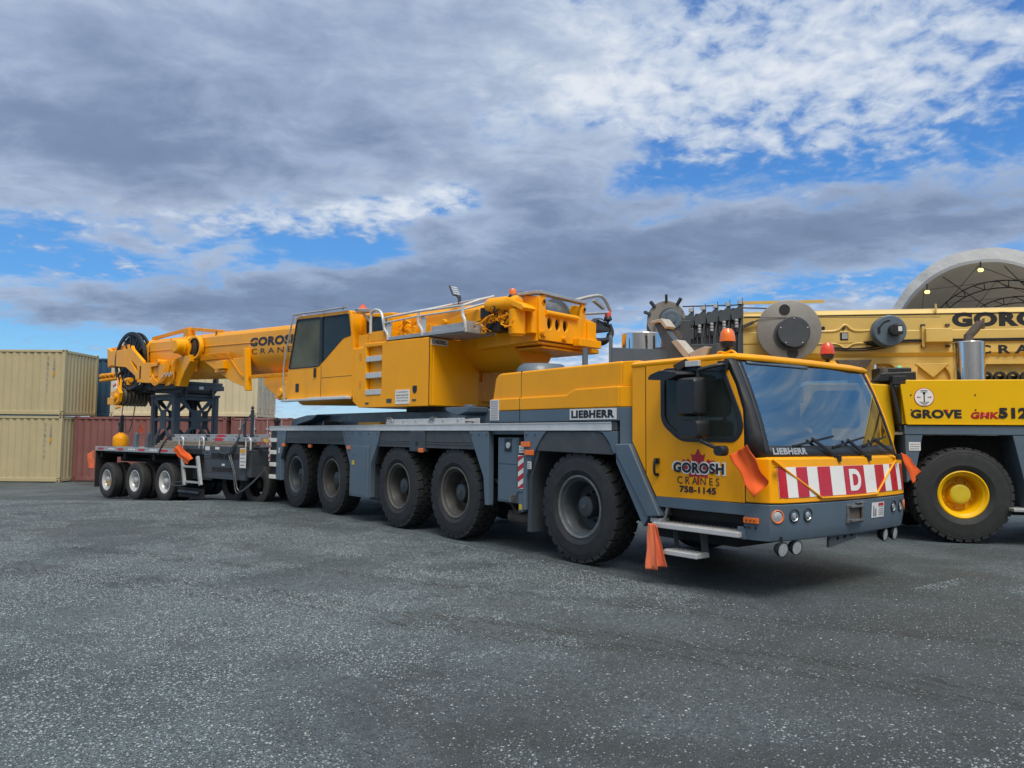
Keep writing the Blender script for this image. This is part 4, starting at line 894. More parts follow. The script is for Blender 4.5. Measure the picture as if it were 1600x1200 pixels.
    b = B(); b.grid(lambda u, v: wsp(.05+.40*u, .945+.04*v, .008), 8, 1); obj('visor_strip', b, 'grey', ws, solid=.006)
    text('LIEBHERR', 'alu_dull', ws, None, None, (.035, .225, .028, .092), .05, fn=lambda u, v: wsp(u, v, .011))
    for s in (-1, 1):
        b = B(); side = [(2.50, 1.40), (2.505, 1.60), (2.49, 1.87), (2.405, 2.13), (2.30, 2.335), (2.265, 2.39)]
        vs = [0., .21, .48, .735, .94, 1.0]; rr = []
        for (x, z), v in zip(side, vs):
            w_ = wsp(0 if s < 0 else 1, v, .002); rr.append([(x, s*1.372, z), (x+(w_[0]-x)*.62, s*1.368, z+(w_[2]-z)*.5), (w_[0]+.004, s*1.315, w_[2]), w_])
        b.loft(rr, close=False); obj('a_pillar', b, 'black' if s < 0 else 'yellow', cb, solid=.01, smooth=50)
    b = B(); b.box(2.505, 2.53, YN+.002, YN+.02, .95, 1.86); obj('pillar_strip', b, 'yellow', cb, bevel=.004)
    for y0, y1, z1 in ((-.26, -.62, 1.57), (.36, .03, 1.56), (1.04, .66, 1.57)):
        def onws(y, z, off): return wsp(min(1, max(0, (y+1.3)/2.6)), (z-1.388)/1.012, off)
        b = B(); pv = Vector((2.865, y0, 1.372)); tip = Vector(onws(y1, z1, .035)); b.bar(pv, tip, .022, .03); b.cyl(pv-Vector((0, 0, .03)), pv+Vector((.0, 0, .035)), .03, n=12)
        w = obj('wiper', b, 'black', ws, bevel=.004)
        b = B(); b.bar(onws(y1-.30, z1-.075, .02), onws(y1+.42, z1+.03, .02), .014, .02); obj('wiper_blade', b, 'black', w)
    # cab interior
    b = B(); b.box(1.03, 2.45, -1.30, 1.30, .99, 1.02); b.prism([(2.20, 1.02), (2.66, 1.02), (2.68, 1.36), (2.5, 1.42), (2.2, 1.36)], 'xz', -1.27, 1.27); obj('dashboard', b, 'interior', cb, bevel=.02)
    for y in (-.75, .62):
        b = B(); b.prism(rpoly([(1.35, 1.30), (1.9, 1.30), (1.92, 1.45), (1.38, 1.45)], .05), 'xz', y-.26, y+.26); b.prism(rpoly([(1.30, 1.42), (1.45, 1.42), (1.33, 2.02), (1.18, 2.02)], .05), 'xz', y-.25, y+.25); b.prism(rpoly([(1.20, 2.03), (1.30, 2.03), (1.27, 2.22), (1.17, 2.22)], .03), 'xz', y-.14, y+.14); obj('seat', b, 'seat', cb, bevel=.03)
    b = B(); d = Vector((.5, 0, .85)).normalized(); o = Vector((2.12, -.75, 1.52)); a_ = d.orthogonal().normalized(); c_ = d.cross(a_)
    b.tube([o+(a_*math.cos(k*math.pi/12)+c_*math.sin(k*math.pi/12))*.23 for k in range(25)], .016, 6); b.bar(o, o-d*.25, .04); b.bar(o+a_*.22, o-a_*.22, .02); b.bar(o+c_*.22, o-c_*.22, .02); obj('steering_wheel', b, 'black', cb)
    b = B(); b.box(2.44, 2.45, -.05, .34, 1.50, 1.80, Matrix.Rotation(.0, 3, 'Y')); b.box(2.0, 2.01, .0, .5, 2.0, 2.2); b.box(2.30, 2.31, .6, 1.1, 1.9, 1.94); obj('papers', b, 'paper', cb)
    # mirrors
    b = B(); b.tube([(2.28, YN-.0, 2.33), (2.30, YN-.10, 2.325), (2.14, YN-.20, 2.285), (2.10, YN-.21, 2.25), (2.095, YN-.21, 2.15), (2.10, YN-.21, 1.80), (2.12, YN-.21, 1.57), (2.17, YN-.21, 1.53), (2.34, YN-.20, 1.47)], .020, 8, 4); b.box(2.22, 2.32, YN-.05, YN+.0, 2.27, 2.37); ma = obj('mirror_arm', b, 'black', P, bevel=.01)
    def mir(x0, x1, y0, y1, z0, z1, nm='mirror_head'):
        b = B(); cx, cz = (x0+x1)/2, (z0+z1)/2; pl = rpoly(rect(-(x1-x0)/2, (x1-x0)/2, -(z1-z0)/2, (z1-z0)/2), .05, 4)
        b.loft([[(cx+p[0]*s, y0+(y1-y0)*q, cz+p[1]*s) for p in pl] for q, s in ((0, .86), (.2, .97), (.6, 1), (.95, 1), (1, .95))]); return obj(nm, b, 'black', ma, smooth=50)
    mir(1.87, 2.14, YN-.30, YN-.13, 1.80, 2.205); mir(1.88, 2.17, YN-.30, YN-.12, 1.575, 1.765); mir(2.31, 2.43, YN-.26, YN-.16, 1.40, 1.505, 'kerb_mirror')
    b = B(); pl = rpoly([(1.50, 2.22), (1.53, 2.27), (1.68, 2.31), (1.89, 2.28), (1.92, 2.25), (1.76, 2.20)], .03); b.loft([[(x, YN-.02-.30*q, z-.02*q) for x, z in pl] for q in (0, .4, .9, 1)]); b.bar((1.7, YN-.1, 2.33), (1.78, YN, 2.40), .07); obj('door_spotlight', b, 'black', P, smooth=50)
    b = B(); b.box(1.80, 1.98, YN-.06, YN-.01, 2.335, 2.395); obj('lamp_bracket', b, 'alu', P, bevel=.005)
    # beacons on the roof
    for (x, y) in ((2.16, -1.17), (2.18, .75)):
        b = B(); b.cyl((x, y, 2.44), (x, y, 2.53), .025, n=10); b.lathe([(0, .0), (.06, .01), (.075, .05), (.075, .075)], (x, y, 2.52), (0, 0, 1), 20); b.tube([(x-.1, y, 2.46), (x-.05, y-.05, 2.49), (x, y, 2.47), (x+.05, y+.05, 2.49)], .012, 6); bc = obj('roof_beacon', b, 'black', P)
        b = B(); b.lathe([(.082, .0), (.080, .05), (.070, .10), (.048, .135), (0, .145)], (x, y, 2.595), (0, 0, 1), 20); obj('beacon_lens', b, 'redlens' if y > 0 else 'amber', bc)
        b = B(); b.tube([(x-.12, y-.03, 2.455), (x-.06, y-.06, 2.485), (x+.02, y-.05, 2.47), (x+.08, y-.04, 2.49), (x+.13, y-.03, 2.455)], .014, 6, 3); obj('beacon_cable', b, 'yellow', bc)
    # steps
    b = B(); b.box(1.36, 2.46, -1.15, -.85, .60, .95); b.box(1.3, 2.46, -1.2, 1.2, .70, .93); b.box(.85, 2.10, -.95, 1.25, .42, .70); obj('step_well_and_shade_block', b, 'dark', P)  # last box is an added dark block, standing for the shade beneath the cab
    def tread(x0, x1, z0, z1, y0, y1, nm):
        b = B(); b.box(x0, x1, y0, y1, z0, z1); o = obj(nm, b, 'alu', P, bevel=.008); b = B(); n = int((x1-x0)/.055)
        for i in range(n):
            x = x0+(i+.5)*(x1-x0)/n; b.bar((x-.012, y0+.02, z1), (x+.012, y1-.02, z1), .016, .014)
        obj('tread_grip', b, 'alu', o); return o
    tread(1.33, 2.455, .592, .645, -1.44, -1.16, 'cab_step'); tread(1.49, 1.94, .315, .365, -1.44, -1.22, 'lower_step')
    b = B(); b.bar((1.53, -1.25, .34), (1.47, -1.22, .60), .05, .02); b.bar((1.91, -1.25, .34), (1.86, -1.22, .60), .07, .03); obj('step_hanger', b, 'dgrey', P)
    b = B(); b.bar((1.38, -1.30, .63), (1.44, -1.28, .84), .06, .03); b.box(1.27, 1.42, -1.40, -1.25, .64, .69); obj('step_bracket', b, 'alu_dull', P, bevel=.006)
build_cab()
# ------------------------------------------------------------------ upper works of the big crane, turned to the rear (frame S: x forward, y away)
SF = ((-4.5, 0, 0), R_(9.5))
def build_upper():
    P = CR; F = SF
    def O(n, b, m, par=None, **k): return obj(n, b, m, par or P, None if par else F, **k)
    # machinery housing
    b = B(); b.prism([(-1.64, 2.20), (-1.45, 2.075), (.50, 2.07), (.50, 3.225), (-1.30, 3.245), (-1.34, 3.185), (-1.64, 3.185)], 'xz', -1.30, -1.215, [rect(-1.235, -.785, 2.30, 3.165)])
    b.prism([(-1.64, 2.20), (-1.45, 2.075), (.50, 2.07), (.50, 3.225), (-1.30, 3.245), (-1.34, 3.185), (-1.64, 3.185)], 'xz', -1.2145, -.12)
    mh = O('machinery_housing', b, 'yellow', bevel=.02)
    for z in (2.28, 2.585, 2.885):
        b = B(); b.box(-1.232, -.788, -1.312, -1.218, z+.015, z+.115); O('step_rung', b, 'alu', mh, bevel=.008)
    b = B(); b.box(-1.545, -1.535, -1.302, -1.3, 2.2, 2.3); [b.box(-1.44, -1.36, -1.306, -1.30, z, z+.012) for z in (2.45, 2.5, 2.55, 2.95, 3.0, 3.05)]; O('louvre', b, 'yellow_old', mh)
    pl = plate('notice_sign', 'white', mh, None, ('y', -1.3005), (-.37, .01, 2.115, 2.36), .008)
    for i, wd in enumerate(('It is prohibited to', 'stand inside the', 'swing radius during', 'crane operation')):
        text(wd, 'ink', pl, None, ('y', -1.3115), (-.34, -.02, 2.305-.05*i, 2.335-.05*i), .008)
    b = B(); b.prism(rpoly([(.09, 2.42), (.20, 2.42), (.20, 2.33), (.17, 2.29), (.12, 2.29), (.09, 2.33)], .02), 'xz', -1.300, -1.306); O('housing_latch', b, 'black', mh)
    b = B()
    for x0, x1, z0, z1 in ((-.62, -.48, 2.145, 2.215), (-1.24, -1.14, 2.13, 2.165), (.08, .18, 2.16, 2.19)): b.box(x0, x1, -1.306, -1.30, z0, z1)
    O('housing_vent', b, 'dgrey', mh)
    b = B(); b.box(.497, .5045, -1.302, -1.290, 2.075, 3.222); O('panel_seam', b, 'dark', mh)
    pl = plate('fuel_sign', 'paper', mh, None, ('x', .5005), (-1.265, -.885, 3.095, 3.205)); text('DIESEL', 'ink', pl, None, ('x', .5085), (-1.24, -.91, 3.118, 3.184), .04)
    # turntable frame beside the housing
    b = B(); b.prism([(-1.5, 2.09), (.22, 2.09), (.22, 2.6), (.30, 3.02), (2.2, 3.02), (2.2, 3.10), (-1.5, 3.10)], 'xz', -.10, 1.15); tf = O('turntable_frame', b, 'yellow', bevel=.02)
    b = B(); b.box(.10, .30, -.115, .16, 2.10, 2.555); [b.cyl((.30, -.09, z), (.306, -.09, z), .014, n=8) for z in (2.14, 2.5)]; b.box(.22, .26, .2, .9, 2.2, 3.0); O('side_plate', b, 'yellow', tf, bevel=.01)
    b = B(); b.prism([(.4, 3.02), (2.25, 3.02), (2.25, 2.985), (1.6, 2.965), (.6, 2.99)], 'xz', -.45, .75); O('belly_plate', b, 'yellow_old', tf, bevel=.01)
    # boom foot block at the back
    b = B(); X0, X1 = 2.27, 2.32
    b.prism([(-.58, 3.10), (.85, 3.10), (.85, 3.54), (.60, 3.58), (.60, 3.83), (.50, 3.83), (.46, 3.56), (-.44, 3.56), (-.44, 3.84), (-.60, 3.80), (-.60, 3.30)], 'yz', X0, X1, [ell(-.34, 3.385, .062, .10), ell(-.14, 3.385, .062, .10), ell(.06, 3.385, .062, .10)])
    b.prism([(.9, 3.04), (2.27, 3.08), (2.27, 3.80), (2.0, 3.84), (1.8, 3.62), (1.3, 3.56), (.9, 3.3)], 'xz', -.60, -.55); b.prism([(.9, 3.04), (2.27, 3.08), (2.27, 3.80), (2.0, 3.84), (1.8, 3.62), (1.3, 3.56), (.9, 3.3)], 'xz', .62, .67)
    b.box(1.0, 2.27, -.55, .84, 3.04, 3.09); fb = O('boom_foot', b, 'yellow', bevel=.014)
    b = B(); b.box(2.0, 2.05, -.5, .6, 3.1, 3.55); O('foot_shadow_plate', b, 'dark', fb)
    b = B(); b.cyl((2.33, -.46, 3.545), (2.33, .36, 3.545), .045, n=14); b.box(2.32, 2.46, .26, .86, 3.07, 3.20); b.box(2.32, 2.36, .62, .85, 3.2, 3.52); O('foot_tube', b, 'yellow', fb, bevel=.01)
    b = B()
    for (y, z, r) in ((-.53, 3.20, .06), (0, 3.16, .05), (.78, 3.18, .06)): b.cyl((2.32, y, z), (2.40, y, z), r, n=14)
    for (y, z) in ((-.50, 3.72), (.55, 3.72)): b.cyl((2.32, y, z), (2.335, y, z), .045, n=14)
    O('pin', b, 'yellow_old', fb)
    b = B(); [b.cyl((2.336, y, z), (2.345, y, z), .03, n=12) for (y, z) in ((-.50, 3.72), (.55, 3.72), (0, 3.16))]; O('pin_bore', b, 'dark', fb)
    b = B(); b.bar((2.28, -.60, 3.86), (2.28, .62, 3.84), .14, .05); b.bar((1.9, -.62, 3.86), (2.28, -.56, 3.865), .14, .05); O('top_walkway', b, 'alu_dull', fb, bevel=.006)
    # winch
    b = B(); b.cyl((1.75, -.42, 3.62), (1.75, .45, 3.62), .26, n=32)
    for y in (-.42, .45): b.cyl((1.75, y-.02, 3.62), (1.75, y+.02, 3.62), .34, n=40)
    O('winch', b, 'steel')
    # hydraulic parts along the near side of the boom foot
    b = B(); b.cyl((2.08, -.86, 3.17), (2.08, -.86, 3.57), .135, n=28); b.cyl((2.08, -.86, 3.14), (2.08, -.86, 3.17), .11, n=28); b.box(1.95, 2.27, -.72, -.6, 3.2, 3.6); b.prism([(1.95, 3.68), (2.3, 3.52), (2.36, 3.56), (2.3, 3.62), (2.0, 3.74)], 'xz', -1.0, -.72); O('swing_gear', b, 'yellow', bevel=.01)
    b = B(); b.lathe([(0, -.36), (.10, -.34), (.125, -.28), (.125, .28), (.10, .34), (0, .36)], (1.80, -.88, 3.68), (1, 0, -.03), 24); b.box(1.7, 1.78, -.9, -.8, 3.45, 3.6); [b.lathe([(.127, -.01), (.132, 0), (.127, .01)], (1.80+q, -.88, 3.68), (1, 0, -.03), 24) for q in (-.2, .15)]; O('hydraulic_tank', b, 'yellow', bevel=.004)
    b = B(); b.bar((-.75, -.85, 3.36), (.1, -.82, 3.43), .22, .20); b.prism([(.25, 3.34), (.3, 3.46), (.9, 3.62), (1.35, 3.64), (1.35, 3.45), (.8, 3.36)], 'xz', -.95, -.72); b.cyl((.52, -1.03, 3.50), (.52, -.95, 3.50), .055, n=16); [b.box(-.9+.12*i, -.82+.12*i, -1.02, -.74, 3.27+.0*i, 3.40+.05*(i % 3)) for i in range(6)]; O('hoist_drive', b, 'yellow_old', bevel=.015)
    b = B(); random.seed(11)
    for i in range(26):
        x = random.uniform(-.75, -.1) if i < 10 else random.uniform(1.3, 2.0); y = -1.0+random.uniform(-.05, .2); z = random.uniform(3.32, 3.52); pts = [(x, y, z)]
        for k in range(4): x += random.uniform(-.13, .15); y += random.uniform(-.05, .05); z = min(3.62, max(3.25, z+random.uniform(-.11, .12))); pts.append((x, y, z))
        b.tube(pts, random.choice((.010, .013, .018)), 6, 4)
    O('hose_bundle', b, 'yellow_old')
    b = B(); random.seed(5)
    for i in range(12):
        x, y, z = random.uniform(1.25, 1.9), -.95+random.uniform(-.05, .2), random.uniform(3.3, 3.6); pts = [(x, y, z)]
        for k in range(3): x += random.uniform(-.15, .15); z = min(3.65, max(3.28, z+random.uniform(-.1, .1))); pts.append((x, y, z))
        b.tube(pts, .013, 6, 4)
    b.box(1.35, 1.55, -.95, -.7, 3.5, 3.66); b.box(1.45, 1.75, -.9, -.6, 3.27, 3.4); O('valve_block', b, 'black', bevel=.01)
    # walkway with its railing
    b = B(); b.box(-.66, .50, -1.29, -.62, 3.245, 3.275); b.box(-.66, 1.36, -1.30, -1.275, 3.25, 3.31); b.box(.47, 1.36, -1.24, -.14, 3.235, 3.265); b.prism(rect(-1.24, -.13, 3.25, 3.42), 'yz', 1.335, 1.36, [ell(-1.08, 3.33, .03, .03, 8), rpoly(rect(-.92, -.68, 3.31, 3.355), .02, 2), rpoly(rect(-.53, -.29, 3.31, 3.355), .02, 2)]); b.box(.5, 1.34, -1.262, -1.242, 3.25, 3.40)
    wk = O('walkway', b, 'alu_dull', bevel=.005)
    def post(x):
        b = B(); b.tube([(x, -1.30, 3.26), (x-.01, -1.30, 3.36), (x-.10, -1.30, 3.48), (x-.10, -1.30, 3.66)], .022, 8, 3); b.prism([(x, 3.28), (x+.06, 3.30), (x+.08, 3.55), (x-.05, 3.62), (x-.07, 3.50)], 'xz', -1.285, -1.275); O('rail_post', b, 'alu', wk)
    post(-.62); post(.31); b = B(); b.tube([(1.34, -1.27, 3.24), (1.33, -1.28, 3.42), (1.28, -1.28, 3.52), (1.28, -1.28, 3.66)], .028, 8, 3); O('rail_post', b, 'alu', wk)
    b = B()
    b.tube([(-.72, -1.30, 3.66), (.21, -1.30, 3.68), (1.28, -1.28, 3.67)], .02, 8); b.tube([(-.71, -1.30, 3.57), (.21, -1.30, 3.60), (1.28, -1.28, 3.60)], .016, 8); b.tube([(1.28, -1.28, 3.67), (1.32, -1.0, 3.78), (1.34, -.63, 3.90)], .022, 8); b.tube([(1.28, -1.28, 3.60), (1.32, -1.0, 3.70), (1.34, -.63, 3.82)], .018, 8)
    b.tube([(.21, -1.30, 3.68), (.35, -.63, 3.88)], .018, 8); b.tube([(-.72, -1.30, 3.66), (-.45, -.63, 3.86)], .018, 8); b.tube([(-.45, -.63, 3.86), (1.34, -.63, 3.90)], .018, 8); O('hand_rail', b, 'alu', wk)
    # rear railing and tail of the upper works
    b = B(); b.tube([(2.1, .55, 3.9), (2.3, .95, 4.02), (2.32, 1.15, 3.97), (2.32, 1.32, 3.78)], .03, 8, 3); b.tube([(2.28, .62, 3.66), (2.32, 1.28, 3.76)], .024, 8); b.bar((2.3, .85, 3.93), (2.3, 1.15, 3.82), .07, .05); tr = O('tail_railing', b, 'alu_dull')
    b = B(); b.box(2.0, 2.3, .86, 1.32, 3.42, 3.50); b.prism([(.86, 3.46), (1.05, 3.62), (1.3, 3.58), (1.38, 3.44)], 'yz', 2.1, 2.25); b.tube([(2.26, .88, 3.60), (2.28, 1.1, 3.63), (2.28, 1.25, 3.57)], .012, 6, 3); O('hose_tray', b, 'dgrey', bevel=.01)
    b = B(); b.tube([(2.2, .9, 3.24), (2.26, 1.15, 3.25), (2.28, 1.32, 3.30), (2.28, 1.40, 3.42), (2.24, 1.38, 3.56)], .05, 10, 4); b.tube([(2.14, .9, 3.19), (2.2, 1.15, 3.2), (2.22, 1.33, 3.26), (2.22, 1.42, 3.4)], .04, 10, 4); O('tail_hose', b, 'black')
    for (x, y, z, mm) in ((2.02, -.90, 3.72, 'amber'), (2.30, 1.27, 3.60, 'redlens')):
        b = B(); b.cyl((x, y, z-.08), (x, y, z+.02), .022, n=8); b.lathe([(.03, 0), (.075, .03), (.07, .06), (.06, .085)], (x, y, z), (0, 0, 1), 18); bc = O('tail_beacon', b, 'black')
        b = B(); b.lathe([(.058, .085), (.058, .16), (.05, .175), (0, .178)], (x, y, z), (0, 0, 1), 18); O('beacon_lens', b, mm, bc)
    # work lamp on a stalk
    b = B(); b.tube([(.50, -.62, 3.88), (.50, -.62, 3.98), (.44, -.62, 4.05)], .03, 8); b.prism([(.32, 4.17), (.26, 4.40), (.30, 4.42), (.50, 4.16), (.46, 4.07), (.40, 4.06)], 'xz', -.62, -.60); wl = O('work_lamp', B().cyl((.5, -.62, 3.85), (.5, -.62, 3.99), .03, n=10), 'dgrey'); b.bm.free()
    b = B(); rt = Matrix.Rotation(R_(28), 3, 'Y') @ Matrix.Rotation(R_(-25), 3, 'Z'); b.box(-.115, .095, -.095, .095, -.014, .014, Matrix.Rotation(R_(62), 3, 'Y'), (.38, -.62, 4.10)); hd = O('lamp_head', b, 'dgrey', wl, bevel=.006)
    b = B(); b.bar((.5, -.62, 3.95), (.43, -.62, 4.03), .035); O('lamp_bracket', b, 'dgrey', wl)
    b = B(); mt_ = Matrix.Rotation(R_(62), 3, 'Y')
    for i in range(4): b.box(-.095+.046*i, -.062+.046*i, -.078, .078, .015, .019, mt_, (.38, -.62, 4.10))
    O('led_row', b, 'lens', hd)
    # operator's cab
    yc0, yc1 = -1.30, -.62; sil = [(-3.90, 2.29), (-3.92, 2.75), (-3.62, 3.945), (-3.50, 3.965), (-1.80, 3.915), (-1.76, 3.88), (-1.64, 3.30), (-1.64, 2.28)]
    w1 = [(-3.875, 2.905), (-3.60, 3.915), (-2.74, 3.885), (-2.70, 2.935), (-2.80, 2.90)]; w2 = [(-2.67, 2.96), (-2.70, 3.88), (-1.80, 3.855), (-1.715, 3.43), (-1.96, 3.40)]
    b = B(); b.prism(sil, 'xz', yc0, yc0+.05, [rpoly(w1, .05, 3), rpoly(w2, .04, 3)]); b.prism(sil, 'xz', yc1-.05, yc1, [rpoly(w1, .05, 3), rpoly(w2, .04, 3)])
    b.prism([(-3.62, 3.90), (-3.5, 3.965), (-1.80, 3.915), (-1.76, 3.88)], 'xz', yc0+.051, yc1-.051); b.prism([(-3.895, 2.30), (-3.9, 2.34), (-1.66, 2.33), (-1.66, 2.29)], 'xz', yc0+.051, yc1-.051); b.box(-1.70, -1.66, yc0+.051, yc1-.051, 2.34, 3.28)
    oc = O('operator_cab', b, 'yellow', bevel=.016)
    for w_ in (w1, w2):
        b = B(); b.prism(rpoly(w_, .05, 3), 'xz', yc0-.006, yc0+.02, [rpoly([((x-sum(p[0] for p in w_)/5)*.955+sum(p[0] for p in w_)/5, (z-sum(p[1] for p in w_)/5)*.955+sum(p[1] for p in w_)/5) for x, z in w_], .045, 3)]); s_ = O('window_seal', b, 'black', oc)
        b = B(); b.prism(rpoly(w_, .05, 3), 'xz', yc0+.012, yc0+.018); O('cab_window', b, 'cglass' if w_ is w1 else 'glass', oc)
        b = B(); b.prism(rpoly(w_, .05, 3), 'xz', yc1-.03, yc1-.024); O('cab_window', b, 'cglass' if w_ is w1 else 'glass', oc)
    b = B(); b.prism([(-3.90, 2.80), (-3.885, 2.80), (-3.60, 3.93), (-3.615, 3.93)], 'xz', yc0+.06, yc1-.06); O('front_window', b, 'cglass', oc)
    b = B(); b.box(-2.688, -2.678, yc0-.003, yc0+.01, 2.29, 2.92); b.box(-2.67, -1.66, yc0-.002, yc0+.01, 2.672, 2.680); O('door_gap', b, 'dark', oc); b = B(); b.prism([(-2.745, 2.92), (-2.655, 2.98), (-2.665, 3.87), (-2.755, 3.88)], 'xz', yc0-.009, yc0+.005); O('window_mullion', b, 'black', oc); b = B(); b.prism([(-1.665, 3.28), (-1.70, 3.28), (-1.82, 3.90), (-1.775, 3.90)], 'xz', yc0+.051, yc1-.051); O('rear_panel', b, 'yellow', oc)
    b = B(); b.box(-2.92, -2.85, yc0-.025, yc0, 2.70, 2.88); b.box(-3.58, -3.46, yc0-.012, yc0, 2.43, 2.60); O('door_handle', b, 'black', oc, bevel=.008)
    b = B(); b.prism(rpoly([(-3.2, 2.7), (-2.75, 2.7), (-2.75, 2.82), (-3.2, 2.82)], .04), 'xz', -1.15, -.75); b.prism(rpoly([(-2.85, 2.8), (-2.72, 2.8), (-2.62, 3.5), (-2.75, 3.5)], .04), 'xz', -1.15, -.75); b.box(-3.3, -3.0, -1.2, -1.05, 2.75, 3.0); b.box(-3.75, -3.5, -1.0, -.8, 2.3, 3.1); O('seat', b, 'seat', oc, bevel=.03)
    b = B(); b.tube([(-3.95, -1.33, 2.25), (-4.0, -1.33, 2.7), (-3.98, -1.33, 3.1), (-3.70, -1.33, 3.95), (-3.63, -1.33, 4.01), (-2.6, -1.33, 3.985), (-1.83, -1.33, 3.975)], .018, 8, 3); b.tube([(-3.63, -1.33, 4.01), (-3.63, -.62, 4.01)], .016, 8); b.tube([(-3.63, -.64, 4.01), (-1.83, -.64, 3.975)], .016, 8); b.bar((-1.95, -1.34, 3.98), (-1.80, -1.34, 3.975), .05, .03); [b.bar((x, -1.33, 3.93), (x, -1.33, 4.0), .02) for x in (-3.4, -2.6, -1.95)]; O('grab_rail', b, 'alu_dull', oc)
    b = B(); b.box(-3.95, -1.66, -1.42, -1.30, 2.235, 2.28); b.box(-3.0, -1.7, -1.40, -1.3, 2.245, 2.30); O('cab_step', b, 'alu', oc, bevel=.01)
    b = B(); b.prism([(-1.70, 3.185), (-1.70, 3.86), (-.78, 3.80), (-.78, 3.185)], 'xz', -1.06, -.62); bk = O('rear_cabinet', b, 'yellow', bevel=.02)
    b = B(); b.prism(rpoly([(-1.56, 3.48), (-1.58, 3.80), (-.98, 3.74), (-.92, 3.48)], .02), 'xz', -1.066, -1.06); O('cab_window', b, 'glass', bk)
    b = B(); b.box(-1.55, -1.28, -1.25, -1.0, 3.19, 3.42); b.box(-1.25, -.72, -1.25, -1.0, 3.24, 3.45); b.prism(rect(-1.2, -.78, 3.28, 3.42), 'xz', -1.255, -1.25); O('step_box', b, 'yellow', bk, bevel=.015)
    b = B(); b.tube([(-1.20, -1.24, 3.42), (-1.20, -1.24, 3.75), (-1.16, -1.24, 3.82), (-1.06, -1.24, 3.85), (-.92, -1.24, 3.80), (-.85, -1.24, 3.68), (-.78, -1.24, 3.42)], .026, 10, 4); O('grab_hoop', b, 'alu', bk)
    b = B(); b.lathe([(.10, 0), (.06, .05), (.0, .11)], (-1.44, -1.25, 3.90), (0, 0, 1), 16); bc = O('wind_warning_lamp', b, 'redlens', bk); b = B(); b.lathe([(.0, -.07), (.13, -.06), (.15, -.01), (.12, 0)], (-1.44, -1.25, 3.90), (0, 0, 1), 16); b.bar((-1.44, -1.25, 3.84), (-1.44, -1.1, 3.7), .04); O('lamp_base', b, 'alu', bc)
    b = B(); b.lathe([(0, -.35), (.16, -.33), (.19, -.25), (.19, .35)], (-4.10, -.75, 2.50), (1, 0, .05), 24); b.cyl((-4.5, -.75, 2.5), (-4.3, -.75, 2.5), .10, n=16); O('luffing_joint', b, 'yellow_old')
build_upper()

